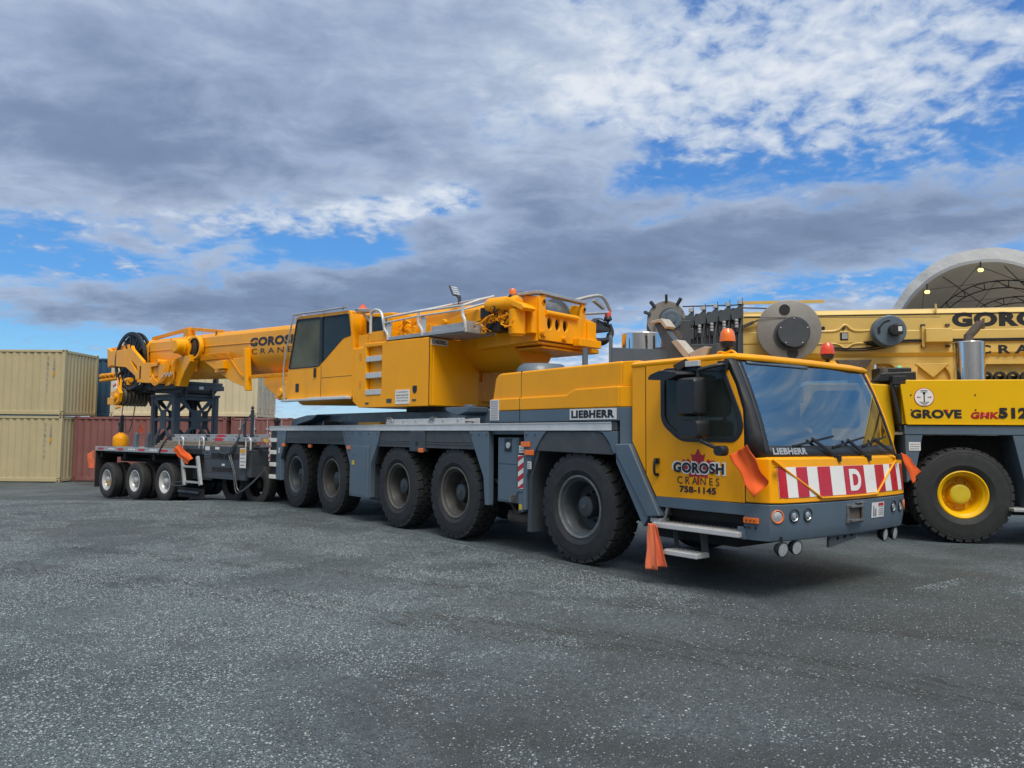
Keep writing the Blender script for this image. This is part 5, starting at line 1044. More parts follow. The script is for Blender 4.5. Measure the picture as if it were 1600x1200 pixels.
# ------------------------------------------------------------------ main boom
def build_boom():
    P = CR; F = SF
    def O(n, b, m, par=None, **k): return obj(n, b, m, par or P, None if par else F, **k)
    def top(x): return 4.185-.033*(x+9)
    def sec(x, s=1., h=1.17):
        zt = top(x); pts = [(-.38, 0), (-.47, -.035), (-.535, -.12), (-.55, -.33), (-.55, -.42), (-.55, -.66), (-.50, -.80), (-.38, -.98), (-.20, -1.12), (0, -h)]
        L = [(x, y*s, zt+z*(h/1.17)*s) for y, z in pts]; return L+[(x, -y*s, zt+z*(h/1.17)*s) for y, z in reversed(pts[:-1])]
    b = B(); b.loft([sec(x) for x in (-12.9, -11, -9, -7, -5, -3, -1, 1.7)]); bo = O('boom', b, 'boom', smooth=28, bevel=0)
    b = B(); b.loft([sec(x, 1.06, 1.2) for x in (-12.95, -12.75)]); O('boom_collar', b, 'yellow', bo, bevel=.012)
    text('GOROSH', 'ink', bo, None, ('y', -.5565), (-6.86, -4.72, 3.66, 3.87), .05, shear=.14, fn=lambda u, v: (u, -.5565, v-.033*(u+6.86)))
    text('C R A N E S', 'ink', bo, None, ('y', -.5565), (-6.78, -4.70, 3.47, 3.60), .004, fn=lambda u, v: (u, -.5565, v-.033*(u+6.78)))
    # crease trim and pipes along the near side
    b = B(); b.tube([(-12.7, -.558, top(-12.7)-.36), (-6.5, -.558, top(-6.5)-.36)], .010, 6); O('boom_crease', b, 'boom', bo)
    # big gusset plate under the boom carrying the pipes
    b = B(); b.prism([(-9.35, 3.52), (-9.0, 3.44), (-7.2, 3.42), (-6.95, 3.40), (-6.80, 2.68), (-7.0, 2.70), (-7.6, 2.84), (-8.4, 3.14)], 'xz', -.60, -.56); b.prism([(-6.97, 3.62), (-6.86, 3.62), (-6.72, 2.60), (-6.84, 2.60)], 'xz', -.68, -.54); gs = O('boom_gusset', b, 'yellow', bo, bevel=.012)
    b = B()
    for i in range(5):
        o = .045*i; b.tube([(-9.3, -.62, 3.60-o*.7), (-7.9+o, -.62, 3.58-o*.7), (-7.75+o*.6, -.62, 3.48-o*.6), (-7.25+o*.3, -.62, 3.08-o*.2), (-6.95, -.62, 2.96-o*.3), (-6.2, -.62, 2.95-o*.35), (-4.6, -.62, 2.93-o*.35)], .012, 6, 3)
    O('boom_pipe', b, 'yellow_old', bo)
    b = B(); b.box(-8.25, -7.85, -.72, -.6, 3.18, 3.38); b.box(-8.4, -7.9, -.66, -.6, 3.10, 3.17); O('junction_box', b, 'yellow', gs, bevel=.01)
    # lower fork towards the luffing cylinder
    b = B(); b.prism([(-6.3, 2.75), (-6.2, 2.95), (-4.5, 2.95), (-4.4, 2.55), (-4.9, 2.40), (-5.4, 2.36), (-5.9, 2.52)], 'xz', -.50, .50); b.prism([(-5.6, 2.40), (-5.2, 2.75), (-5.0, 2.75), (-5.0, 2.36), (-5.4, 2.34)], 'xz', -.62, -.5); b.cyl((-5.32, -.66, 2.50), (-5.32, -.5, 2.50), .10, n=18); O('luffing_bracket', b, 'yellow', bo, bevel=.02)
    b = B(); b.cyl((-5.3, 0, 2.48), (-.6, 0, 2.35), .24, n=28); O('luffing_cylinder', b, 'yellow', smooth=50)
    # rope drum pot near the head
    b = B(); b.lathe([(.0, -.30), (.15, -.30), (.19, -.27), (.20, -.12), (.22, -.11), (.22, -.02), (.28, 0), (.28, .06), (.0, .06)], (-9.95, -.75, 3.86), (-.10, 1, 0), 32); pt = O('rope_drum', b, 'yellow', bevel=.006)
    b = B(); b.lathe([(.24, -.09), (.27, -.085), (.27, .02), (.24, .03)], (-9.62, -.64, 3.82), (-.1, 1, 0), 32); b.cyl((-9.62, -.70, 3.82), (-9.62, -.56, 3.82), .235, n=32); O('drum_roller', b, 'black', pt)
    b = B(); b.lathe([(.25, -.1), (.30, -.10), (.31, -.08), (.31, .0), (.25, .02)], (-9.50, -.62, 3.82), (-.1, 1, 0), 32); O('drum_flange', b, 'yellow', pt)
    # stay bars above the boom head
    b = B(); b.bar((-13.0, -.35, 4.36), (-10.55, -.35, 4.44), .07, .10); b.bar((-10.55, -.35, 4.44), (-8.6, -.35, 4.19), .07, .09); b.box(-10.75, -10.42, -.45, -.25, 4.20, 4.44); b.bar((-12.9, .2, 4.34), (-9.2, .2, 4.30), .06, .06); O('stay_bar', b, 'yellow_old', bevel=.01)
    b = B(); b.cyl((-11.45, -.5, 4.13), (-11.38, -.5, 4.2), .02, n=6); b.cyl((-8.73, -.5, 4.06), (-8.70, -.5, 4.2), .02, n=6); O('lifting_eye', b, 'rust', bo)
    # head assembly: lock box, diagonal arm, plates
    b = B(); b.prism([(-14.68, 3.62), (-14.68, 4.07), (-13.56, 4.04), (-13.50, 3.50), (-14.2, 3.56)], 'xz', -.90, -.45); b.prism([(-15.05, 4.19), (-14.68, 4.07), (-14.68, 3.62), (-14.93, 3.57)], 'xz', -.895, -.45); b.prism([(-15.04, 4.195), (-14.66, 4.08), (-13.56, 4.05), (-13.6, 4.2)], 'xz', -.80, -.45); hd = O('boom_head', b, 'yellow', bevel=.02)
    b = B(); b.prism([(-13.555, 4.04), (-13.2, 4.06), (-13.16, 4.13), (-13.08, 4.02), (-12.30, 3.62), (-12.34, 3.12), (-12.74, 3.09), (-12.80, 3.22), (-13.49, 3.50)], 'xz', -.90, -.80, [[(-13.16, 3.73), (-12.72, 3.50), (-12.58, 3.32), (-12.70, 3.32), (-13.10, 3.62)]]); O('head_arm', b, 'yellow', hd, bevel=.012)
    b = B(); b.prism([(-12.62, 3.60), (-10.78, 3.46), (-10.84, 2.91), (-12.66, 3.02)], 'xz', -.895, -.40, [rpoly(rect(-11.74, -11.22, 3.10, 3.42), .06)]); O('head_plate', b, 'yellow', hd, bevel=.015)
    b = B(); b.box(-12.46, -12.38, -.908, -.902, 3.13, 3.48); O('head_slot', b, 'dark', hd)
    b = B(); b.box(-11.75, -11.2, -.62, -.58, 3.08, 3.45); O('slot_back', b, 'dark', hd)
    b = B(); b.box(-11.68, -11.34, -.84, -.7, 3.14, 3.40); b.cyl((-11.2, -.95, 3.52), (-11.2, -.7, 3.52), .08, n=14); b.cyl((-13.2, -.98, 3.10), (-12.85, -.98, 3.10), .07, n=12); b.cyl((-12.98, -.98, 2.96), (-12.98, -.98, 3.15), .07, n=12); O('head_fitting', b, 'yellow_old', hd)
    b = B(); random.seed(21)
    for i in range(7):
        x = -10.75+.09*i; b.tube([(x, -.90, 3.52), (x, -.94, 3.25), (x-.08, -.95, 3.05), (x-.5, -.95, 2.88+.02*i), (x-.9, -.93, 3.08), (-11.55, -.92, 3.2)] if i < 4 else [(x, -.82, 3.56), (x, -.90, 3.25), (x-.02, -.9, 2.98), (x-.3, -.9, 2.86)], .020, 6, 4)
    O('hose_bundle', b, 'yellow_old', hd)
    b = B(); [b.box(-10.75+.1*i, -10.71+.1*i, -.98, -.92, 3.08+.06*(i % 2), 3.14+.06*(i % 2)) for i in range(6)]; O('hose_fitting', b, 'lens', hd)
    b = B(); b.prism([(-10.75, 3.52), (-10.17, 3.60), (-9.50, 3.62), (-9.5, 3.45), (-9.78, 3.22), (-10.0, 2.98), (-10.1, 2.82), (-10.4, 2.84), (-10.3, 3.2), (-10.6, 3.3)], 'xz', -.80, -.56); b.box(-9.75, -9.6, -.58, -.555, 3.20, 3.40); O('head_bracket', b, 'yellow', hd, bevel=.012)
    b = B(); b.loft([sec(x, q, 1.17*q) for x, q in ((-13.9, .62), (-12.9, .86))]); O('boom_tip', b, 'yellow_old', hd)
    # cable reel
    b = B(); c = Vector((-13.50, -.70, 3.70)); ax = Vector((-.12, 1, 0)).normalized()
    for q in (-.08, .08):
        b.lathe([(.77, q-.025), (.86, q-.03), (.865, q), (.86, q+.03), (.77, q+.025)], c, ax, 56, closed=True)
    b.cyl(c-ax*.12, c+ax*.12, .12, n=16); b.cyl(c-ax*.02, c+ax*.06, .74, n=48)
    a_ = Vector((0, 0, 1)); s_ = ax.cross(a_)
    for i in range(12):
        d = a_*math.cos(i*math.pi/6)+s_*math.sin(i*math.pi/6)
        for q in (-.08, .08): b.bar(c+ax*q+d*.08, c+ax*q+d*.80, .045, .035, up=ax)
    O('cable_reel', b, 'black')
    b = B(); b.tube([(-14.5, -.6, 4.15), (-14.5, -.6, 4.42), (-14.46, -.6, 4.46), (-14.1, -.6, 4.46)], .02, 6, 2); b.lathe([(0, -.1), (.09, -.06), (.09, .05), (0, .1)], (-14.5, -.6, 4.22), (0, 0, 1), 12); O('wind_gauge', b, 'alu_dull')
    # sheaves at the boom tip
    b = B(); b.cyl((-13.8, -.98, 2.64), (-13.8, -.16, 2.64), .07, n=14)
    b.prism([(-14.1, 2.9), (-13.3, 2.95), (-13.2, 2.6), (-13.5, 2.38), (-13.7, 2.62)], 'xz', -.16, -.12); sh = O('sheave_block', b, 'rust')
    for i in range(7):
        b = B(); y = -.86+.105*i; b.lathe([(.10, y-.03), (.24, y-.035), (.265, y-.045), (.275, y-.04), (.25, y-.012), (.25, y+.012), (.275, y+.04), (.265, y+.045), (.24, y+.035), (.10, y+.03)], (-13.8, 0, 2.64), (0, 1, 0), 36); O('sheave', b, 'sheave', sh)
    b = B(); b.prism([(-14.15, 2.45), (-13.9, 2.38), (-13.62, 2.5), (-13.55, 2.75), (-13.75, 2.92), (-13.9, 2.82), (-14.2, 2.8), (-14.3, 2.72), (-14.12, 2.65)], 'xz', -1.02, -.92); b.box(-14.4, -13.9, -1.05, -.95, 2.42, 2.62); b.cyl((-13.8, -1.08, 2.64), (-13.8, -.9, 2.64), .09, n=14); b.bar((-13.95, -.97, 2.3), (-13.6, -.97, 2.35), .06); O('sheave_guard', b, 'yellow', sh, bevel=.01)
    b = B(); b.prism([(-14.1, 2.86), (-13.85, 2.86), (-13.95, 3.12), (-14.2, 3.12)], 'xz', -1.0, -.97); wp = O('striped_plate', b, 'white', sh); b = B(); b.prism([(-14.12, 2.92), (-13.87, 2.98), (-13.89, 3.05), (-14.14, 2.99)], 'xz', -1.004, -1.001); O('red_stripe', b, 'red', wp)
    b = B(); b.cyl((-15.3, -.95, 3.32), (-14.1, -.80, 3.36), .06, n=12); b.cyl((-15.3, -.95, 3.18), (-14.1, -.80, 3.22), .05, n=12); [b.lathe([(.05, -.03), (.08, -.03), (.08, .03), (.05, .03)], (-15.2+.25*i, -.93+.03*i, 3.32), (1, .1, 0), 12) for i in range(4)]; b.tube([(-14.2, -.85, 3.3), (-14.0, -.9, 3.0), (-13.9, -.95, 2.8)], .03, 6, 3); b.tube([(-14.1, -.8, 3.2), (-13.8, -.9, 2.95), (-13.7, -.95, 2.7)], .03, 6, 3); O('head_cylinder', b, 'yellow_old')
    b = B(); b.box(-13.2, -12.6, -.5, .4, 2.85, 3.1); b.box(-13.4, -12.5, -.3, .3, 2.95, 3.4); b.box(-13.9, -13.0, -.5, .0, 2.78, 3.0); O('tip_bracket', b, 'dgrey')
build_boom()
# ------------------------------------------------------------------ boom trailer (frame T: x towards the crane, y away); heights written above the yard's zero level
TO, TA, TZ = Vector((-16.54, -1.85, 0)), R_(13.5), -.26
def tw(x, y, z): return Vector((TO.x+x*math.cos(TA)-y*math.sin(TA), TO.y+x*math.sin(TA)+y*math.cos(TA), z))
TR = thing('boom_trailer', 'flat boom trailer with a grey lattice support tower, silver deck edge and silver wheels', 'trailer', (TO.x, TO.y, TZ), TA)
def build_trailer():
    P = TR; F = ((0, 0, -TZ), 0)
    def O(n, b, m, par=None, **k): return obj(n, b, m, par or P, None if par else F, **k)
    b = B(); b.box(-2.5, 2.36, -1.235, 1.235, 1.05, 1.155); O('trailer_deck', b, 'alu_dull', bevel=.01)
    for s in (-1, 1):
        b = B(); b.box(-2.52, 2.37, s*1.25, s*1.236, 1.045, 1.175); e = O('deck_edge', b, 'alu_dull', bevel=.005)
        for i, x in enumerate((-2.42, -1.16, .10, 1.36)):
            b = B(); b.box(x+.1, x+.45, s*1.256, s*1.2505, 1.085, 1.14); O('red_reflector', b, 'red', e)
        b = B()
        for x in (-1.65, -.40, .85): [b.box(x+q, x+q+.05, s*1.256, s*1.2505, 1.09, 1.135) for q in (0, .09, .15, .26, .33)]
        O('edge_marking', b, 'white', e)
    b = B(); b.box(-2.5, 5.5, -.5, -.3, .72, 1.05); b.box(-2.5, 5.5, .3, .5, .72, 1.05); [b.box(x, x+.12, -1.15, 1.15, .85, 1.04) for x in (-2.4, -.9, .8, 2.2)]; b.box(-2.4, 2.3, -1.1, 1.1, .98, 1.045); O('trailer_frame', b, 'dark')
    for s in (-1, 1):
        b = B(); b.box(-2.50, -2.47, s*1.24, s*.62, -.03, 1.04); O('mud_flap', b, 'dark'); b = B(); b.box(2.44, 2.47, s*1.22, s*.62, -.06, .72); b.box(2.44, 3.66, s*1.24, s*1.22, -.04, .20); b.box(2.46, 2.66, s*1.23, s*1.0, .25, 1.1); O('mud_flap', b, 'dark')
    # wheels in pairs
    hb = obj('wheel', hub_builder(-.02, .10, .10, 10, .14), 'alu_dull', P)
    obj('tyre', tyre_b2(.51, .28), 'rubber_dusty', hb, smooth=30)
    obj('rim', rim_builder(.29, .28, -.01, .12), 'alu', hb)
    hi = obj('wheel', B().lathe([(0, -.05), (.1, -.04), (.1, .05), (0, .05)]), 'dark', P); obj('tyre', tyre_b2(.51, .28), 'rubber_dusty', hi, smooth=30)
    first = True
    for (x, z) in ((-1.72, .20), (-.01, .245), (1.67, .285)):
        for s in (-1, 1):
            w = hb if first else dup(hb, P); w.location = (x, s*1.11, z-TZ); w.rotation_euler = (0, random.uniform(0, 6), 0 if s < 0 else math.pi)
            w = hi if first else dup(hi, P); w.location = (x, s*.78, z-TZ); first = False
        b = B(); b.cyl((x, -1, z), (x, 1, z), .07, n=12); O('axle', b, 'dark')
    b = B(); b.bar((-1.74, -1.27, .12), (-1.54, -1.27, .12), .03, .02); b.bar((-1.62, -1.2, .2), (-1.62, -1.2, .06), .03); O('valve_bracket', b, 'plank')
    for x in (4.35, 5.35):
        for s in (-1, 1): w = dup(hi, P); w.location = (x, s*.75, .38-TZ)
    # front frame with panels
    b = B(); b.prism([(2.40, 1.27), (5.45, 1.27), (5.45, .95), (3.6, .95), (3.6, 1.05), (2.40, 1.05)], 'xz', -1.235, -1.15); b.box(3.62, 5.45, -1.235, -1.15, .60, .9499); b.box(3.62, 5.45, -1.26, -1.10, .48, .60); b.box(2.4, 5.45, -1.15, 1.15, 1.20, 1.26); b.box(2.4, 3.6, -1.0, -.95, .4, 1.1); b.box(3.6, 5.4, .9, 1.2, .5, 1.2); ff = O('front_frame', b, 'dgrey', bevel=.012)
    for q in ((3.95, 4.50, .98, 1.10), (4.55, 5.15, .98, 1.10), (4.0, 5.0, .66, .76), (2.7, 3.5, 1.07, 1.18)): b = B(); b.box(q[0], q[1], -1.242, -1.236, q[2], q[3]); O('frame_opening', b, 'dark', ff)
    b = B(); b.prism(rect(3.66, 3.92, 1.05, 1.14), 'xz', -1.244, -1.236, [rect(3.69, 3.89, 1.07, 1.12)]); O('pocket_ring', b, 'grey', ff)
    plate('trailer_sticker', 'paper', ff, None, ('y', -1.236), (3.66, 3.86, 1.165, 1.26)); plate('trailer_sticker', 'paper', ff, None, ('y', -1.236), (4.12, 4.3, 1.19, 1.25)); plate('trailer_sticker', 'paper', ff, None, ('y', -1.236), (4.44, 4.56, .80, .85))
    sg = plate('warning_sign', 'paper', ff, None, ('y', -1.29), (5.30, 5.55, .78, 1.24), print_lines=5); plate('sign_heading', 'plank', sg, None, ('y', -1.297), (5.32, 5.53, 1.13, 1.22))
    b = B(); b.box(5.40, 5.62, -1.2, 1.2, .55, 1.2); b.box(5.55, 5.75, -.3, .3, .5, .8); O('front_beam', b, 'dgrey', bevel=.02)
    # ladder and hoops
    b = B(); b.bar((2.70, -1.32, 1.02), (2.95, -1.36, .26), .07, .10); b.bar((3.45, -1.32, 1.0), (3.72, -1.36, .30), .07, .10); [b.bar((2.80+.08*i, -1.34, .74-.38*i), (3.56+.08*i, -1.34, .74-.38*i), .07, .05) for i in range(2)]; O('ladder', b, 'alu_dull', bevel=.006)
    b = B(); b.tube([(2.75+.35*math.cos(k*math.pi/9), -1.4+.08*math.sin(k*math.pi/9), .30+.045*math.sin(k*math.pi/9)) for k in range(19)], .012, 6); b.box(2.5, 3.5, -1.30, -1.25, .08, .13); O('ladder_cable', b, 'dgrey')
    for x in (2.35, 3.35, 5.42):
        b = B(); b.tube([(x, -1.22, 1.2), (x, -1.22, 1.40), (x+.03, -1.22, 1.46), (x+.10, -1.22, 1.485), (x+.17, -1.22, 1.46), (x+.20, -1.22, 1.40), (x+.20, -1.22, 1.2)], .022, 8, 3); O('grab_hoop', b, 'alu')
    # support tower under the boom
    x0, x1, y0, y1, z0, z1 = -.52, .83, -.60, .74, 1.155, 2.62
    def xplate(u0, u1):
        um = (u0+u1)/2; hs = []; L, H_ = u0+.09, u1-.09; w = .15
        hs.append([(L+.12, 2.52), (H_-.12, 2.52), (um+.13, 2.24), (um-.13, 2.24)])
        hs.append([(L, 2.44), (um-w, 2.17), (um-w, 2.01), (L, 2.01)]); hs.append([(H_, 2.44), (H_, 2.01), (um+w, 2.01), (um+w, 2.17)])
        hs.append([(L, 1.93), (um-w, 1.93), (um-w, 1.76), (L, 1.44)]); hs.append([(H_, 1.93), (H_, 1.44), (um+w, 1.76), (um+w, 1.93)])
        hs.append([(um-.13, 1.69), (um+.13, 1.69), (H_-.10, 1.26), (L+.10, 1.26)])
        return rect(u0, u1, z0, z1), [rpoly(h, .05, 3) for h in hs]
    tw_ = None
    for pl, u0, u1, a, c in (('xz', x0+.12, x1-.12, y0+.02, y0+.05), ('xz', x0+.12, x1-.12, y1-.05, y1-.02), ('yz', y0+.12, y1-.12, x1-.05, x1-.02), ('yz', y0+.12, y1-.12, x0+.02, x0+.05)):
        o_, h_ = xplate(u0-.02, u1+.02); b = B(); b.prism(o_, pl, a, c, h_)
        if tw_ is None:
            q = B(); [q.box(x, x+.13, y, y+.13, z0, z1) for x in (x0, x1-.13) for y in (y0, y1-.13)]; q.box(x0-.03, x1+.03, y0-.03, y1+.03, z1, z1+.06); q.box(x0-.05, x1+.05, y0-.05, y1+.05, z0, z0+.05); tw_ = O('support_tower', q, 'tower', bevel=.01)
        O('brace_plate', b, 'tower', tw_, bevel=.006)
    b = B(); b.prism([(-.75, 2.83), (-.55, 2.74), (.5, 2.69), (.80, 2.69), (.95, 2.80), (.95, 2.92), (-.75, 2.92)], 'xz', -.45, .62); b.box(-.7, .92, -.62, .85, 2.82, 2.95); b.box(-.1, .92, -.6, .8, 2.95, 3.04); [b.box(.84+.0, .92, y, y+.06, 2.6, 2.82) for y in (-.45, .5)]; b.bar((.97, -.35, 2.55), (.97, -.35, 2.85), .06); b.bar((.97, .45, 2.58), (.97, .45, 2.86), .06); O('bolster', b, 'dgrey', tw_, bevel=.012)
    plate('tower_sticker', 'paper', tw_, None, ('x', .951), (.05, .18, 2.83, 2.91)); 
    b = B(); b.prism([(.55, 2.95), (.80, 2.95), (.78, 3.25), (.62, 3.2)], 'xz', -.70, -.62); b.prism([(.55, 2.95), (.80, 2.95), (.78, 3.25), (.62, 3.2)], 'xz', .66, .74); O('saddle_cheek', b, 'dgrey', tw_, bevel=.01)
    # lugs on the deck, hoses at the front
    for y in (-.9, -.55):
        b = B(); b.prism([(-.95, 1.155), (-.70, 1.155), (-.72, 1.36), (-.68, 1.55), (-.82, 1.58), (-.86, 1.36)], 'xz', y, y+.08); O('deck_lug', b, 'grey', bevel=.01)
    b = B(); b.prism([(4.4, 1.26), (4.8, 1.26), (4.68, 1.50), (4.5, 1.50)], 'xz', -.9, -.8); O('deck_lug', b, 'dgrey')
    b = B(); b.bar((5.15, -.9, 1.2), (5.15, -.9, 2.15), .06); b.bar((5.0, -1.0, 1.2), (5.0, -1.0, 1.95), .05); b.lathe([(0, -.06), (.05, 0), (0, .06)], (5.15, -.9, 2.2), (0, 0, 1), 8); O('hose_mast', b, 'dgrey')
    b = B()
    for i in range(2): b.tube([(5.1+.03*i, -.9, 2.05), (5.02-.02*i, -1.05, 1.8), (5.0, -1.2, 1.4), (4.8+.08*i, -1.28, 1.12), (5.05+.05*i, -1.3, .7), (5.2+.08*i, -1.3, .20+.05*i), (5.5+.05*i, -1.2, .35), (5.9, -1.0, .75)], .016, 6, 4)
    b.tube([(4.3, -1.27, 1.16), (4.6, -1.3, 1.10), (4.95, -1.28, 1.16), (5.1, -1.2, 1.5)], .02, 6, 4); O('air_hose', b, 'dgrey')
def tyre_b2(R, w):
    h = w/2; b = B(); r = .295; prof = [(r, -h*.82), (r+.03, -h*.95), (r+.09, -h*1.03), (r+.13, -h*1.0), (R-.05, -h*.95), (R-.02, -h*.90), (R-.006, -h*.8)]
    for q in (-.55, -.2, .2, .55): prof += [(R, h*(q-.05)), (R-.014, h*(q-.04)), (R-.014, h*(q+.04)), (R, h*(q+.05))]
    prof += [(R-.006, h*.8), (R-.02, h*.9), (R-.05, h*.95), (r+.09, h*1.03), (r, h*.82)]
    return b.lathe(prof, n=56)
build_trailer()

# ------------------------------------------------------------------ loose things on the trailer and about the crane
def build_props():
    F = ((0, 0, 0), 0)
    def lie(nm, b, m, label, cat, base, rz=0., bevel=.008, group=None):
        o = obj(nm, b, m, None, None, bevel=bevel); o.location = base; o.rotation_euler = (0, 0, rz); return tag(o, label, cat, group)
    # overhaul ball on its rope
    p = tw(-1.62, -.92, 1.177); t = thing('hook_ball', 'yellow overhaul ball with a black swivel standing on the back of the trailer', 'hook ball', p, TA)
    b = B(); b.lathe([(0, 0), (.19, .0), (.215, .05), (.215, .22), (.20, .29), (.14, .35), (.08, .38), (.06, .41), (0, .41)], (0, 0, 0), (0, 0, 1), 28); obj('ball', b, 'lime', t, bevel=.006).data.materials[0] = M['yellow_old']
    b = B(); b.bar((0, 0, .40), (0, 0, .66), .12, .10); b.bar((.02, 0, .62), (.02, 0, .90), .07, .09); b.cyl((-.06, -.06, .66), (-.06, .06, .66), .05, n=10); b.tube([(0, 0, .9), (.1, 0, .92), (.2, 0, .87)], .012, 6); obj('swivel', b, 'black', t, bevel=.01)
    b = B(); b.cyl((0, 0, .88), (.02, .02, 1.22), .014, n=8); obj('hoist_rope', b, 'rope', t)
    b = B(); b.tube([(.20, 0, .87), (.24, 0, .62), (.34, 0, .45), (.46, 0, .42), (.60, 0, .55), (.72, .0, .85), (.78, .02, 1.20)], .014, 6, 4); obj('safety_chain', b, 'rope', t)
    # stack of boards and silver tubes on the deck
    for i in range(3):
        b = B(); b.box(0, 4.2-.3*i, -.30, .30, 0, .062); lie('timber_mat', b, 'wood', ('grey timber mat lying lowest in the stack on the trailer deck', 'grey timber mat in the middle of the stack on the trailer deck', 'grey timber mat uppermost in the stack on the trailer deck')[i], 'timber mat', tw(1.05+.1*i, -.93+.02*i, 1.262+.064*i if False else 1.18+.066*i), TA+.005*i, .012, 'timber mats on the trailer')
    for i, (y, z, ln) in enumerate(((-1.05, 1.425, 4.1), (-.80, 1.50, 4.4))):
        t = thing('outrigger_tube', ('silver square tube with red bands lying nearest on the timber mats', 'silver square tube with red bands lying behind and above the nearest tube')[i], 'metal tube', tw(1.35+.35*(1-i), y, z), TA+.01*i, 'silver tubes on the trailer')
        b = B(); b.bar((0, 0, .0), (ln, 0, .02), .10, .10); ob = obj('tube', b, 'alu_dull', t, bevel=.006); ob.location = (0, 0, 0)
        b = B(); b.cyl((-.06, -.03, 0), (.04, .0, 0), .055, n=12); obj('end_roller', b, 'dgrey', t)
        for q in (1.6, 2.15):
            b = B(); b.box(q, q+.35 if q > 2 else q+.2, -.054, .054, -.03, .048); obj('red_band', b, 'red' if q > 2 else 'dgrey', t)
        b = B(); [b.cyl((.3+.45*k, -.052, .01), (.3+.45*k, -.056, .01), .016, n=8) for k in range(9)]; obj('pin_hole', b, 'dark', t)
    b = B(); b.tube([(0, -.5, .34), (-.1, -.62, .2), (-.25, -.66, .0), (-.3, -.68, -.16)], .018, 6, 4); lie('tie_strap', b, 'black', 'black strap tying the silver tubes down over the deck edge', 'strap', tw(1.7, -.6, 1.17), TA, 0)
    # yellow plank and aluminium ladder lying on the big crane's deck
    b = B(); b.box(0, .84, -.10, .10, 0, .05); lie('plank', b, 'plank', 'short yellow painted plank on the deck of the big crane', 'plank', (-6.2, -1.18, 1.763), 0.02, .004)
    t = thing('aluminium_ladder', 'narrow aluminium ladder laid flat on the deck of the big crane', 'ladder', (-5.0, -1.18, 1.766)); b = B()
    for y in (-.14, .14): b.box(0, 2.45, y-.015, y+.015, 0, .085)
    obj('ladder_side_rail', b, 'alu', t, bevel=.004)
    for k in range(6): b = B(); b.cyl((.2+.42*k, -.165, .045), (.2+.42*k, .165, .045), .02, n=8); obj('ladder_rung', b, 'alu_dull', t)
    b = B(); b.tube([(.05, -.17, .05), (.1, -.2, .1), (.25, -.18, .1), (.3, -.17, .04)], .012, 6, 3); b.box(1.5, 1.62, -.18, -.1, .06, .11); obj('ladder_latch', b, 'steel', t)
    # orange flags
    def flag(pts, m, label, wob=.03, nu=24, nv=24, seed=0, more=None):
        P_ = [Vector(p) for p in pts]; c = sum(P_, Vector())/4; nrm = (P_[1]-P_[0]).cross(P_[3]-P_[0]).normalized(); b = B()
        def f(u, v):
            p = (P_[0]*(1-u)+P_[1]*u)*(1-v)+(P_[3]*(1-u)+P_[2]*u)*v; e = (P_[1]-P_[0])*(.06*math.sin(v*9+seed)*math.sin(v*3.1))
            fold = math.sin(u*6+seed+v*1.8)*(.35+.65*v)+.22*math.sin(u*13+seed*2-v*2.5)*(1-.5*v)+.14*math.sin(v*8+seed*3+u*4)
            return p-c+e+nrm*wob*fold
        b.grid(f, nu, nv)
        if more: P_ = [Vector(p) for p in more]; b.grid(f, nu, nv)
        o = obj('warning_flag', b, m, None, None, solid=.002, smooth=80); o.location = c; return tag(o, label, 'flag', 'orange warning flags tied to the vehicles')
    flag([(2.63, -1.50, 1.52), (2.40, -1.47, 1.41), (2.69, -1.48, 1.01), (2.82, -1.44, 1.17)], 'flag', 'bright orange mesh flag tied at the windscreen corner beside the cab door', .03, seed=1)
    flag([(2.74, 1.36, 1.42), (2.70, 1.66, 1.36), (2.66, 2.02, 1.17), (2.72, 1.66, 1.04)], 'flag', 'orange flag at the far front corner of the amber crane, before the yellow-rimmed wheel', .02, seed=2)
    flag([(1.33, -1.50, .64), (1.42, -1.50, .64), (1.50, -1.52, .15), (1.32, -1.52, .14)], 'flag_old', 'faded dirty orange flag hanging from the cab step behind the front wheel', .018, seed=3, more=[(1.34, -1.485, .63), (1.43, -1.48, .63), (1.58, -1.46, .19), (1.40, -1.49, .17)])
    b = B(); fl = [tw(2.59, -1.36, 1.30), tw(3.30, -1.36, .95), tw(3.02, -1.38, .80), tw(2.28, -1.36, 1.13)]
    flag([fl[0], fl[3], fl[2], fl[1]], 'flag', 'orange flag lying slanted over the trailer ladder', .02, seed=4)
    flag([tw(-2.58, -1.25, 1.05), tw(-2.62, -1.42, .93), tw(-2.62, -1.38, .52), tw(-2.58, -1.22, .50)], 'flag_old', 'pale orange flag hanging at the rear corner of the trailer', .02, seed=5)
    flag([(-11.69, -1.2, .60), (-11.37, -1.2, .46), (-11.79, -1.22, .05), (-12.11, -1.2, .14)], 'flag', 'orange flag dangling from the coupling between the trailer and the big crane', .025, seed=6)
    flag([tw(-2.82, .2, 2.01), tw(-2.86, .2, 1.66), tw(-2.60, .2, 1.50), tw(-2.70, .2, 1.75)], 'flag', 'small orange pennant hanging from the safety chain by the hook ball', .02, seed=7)
build_props()
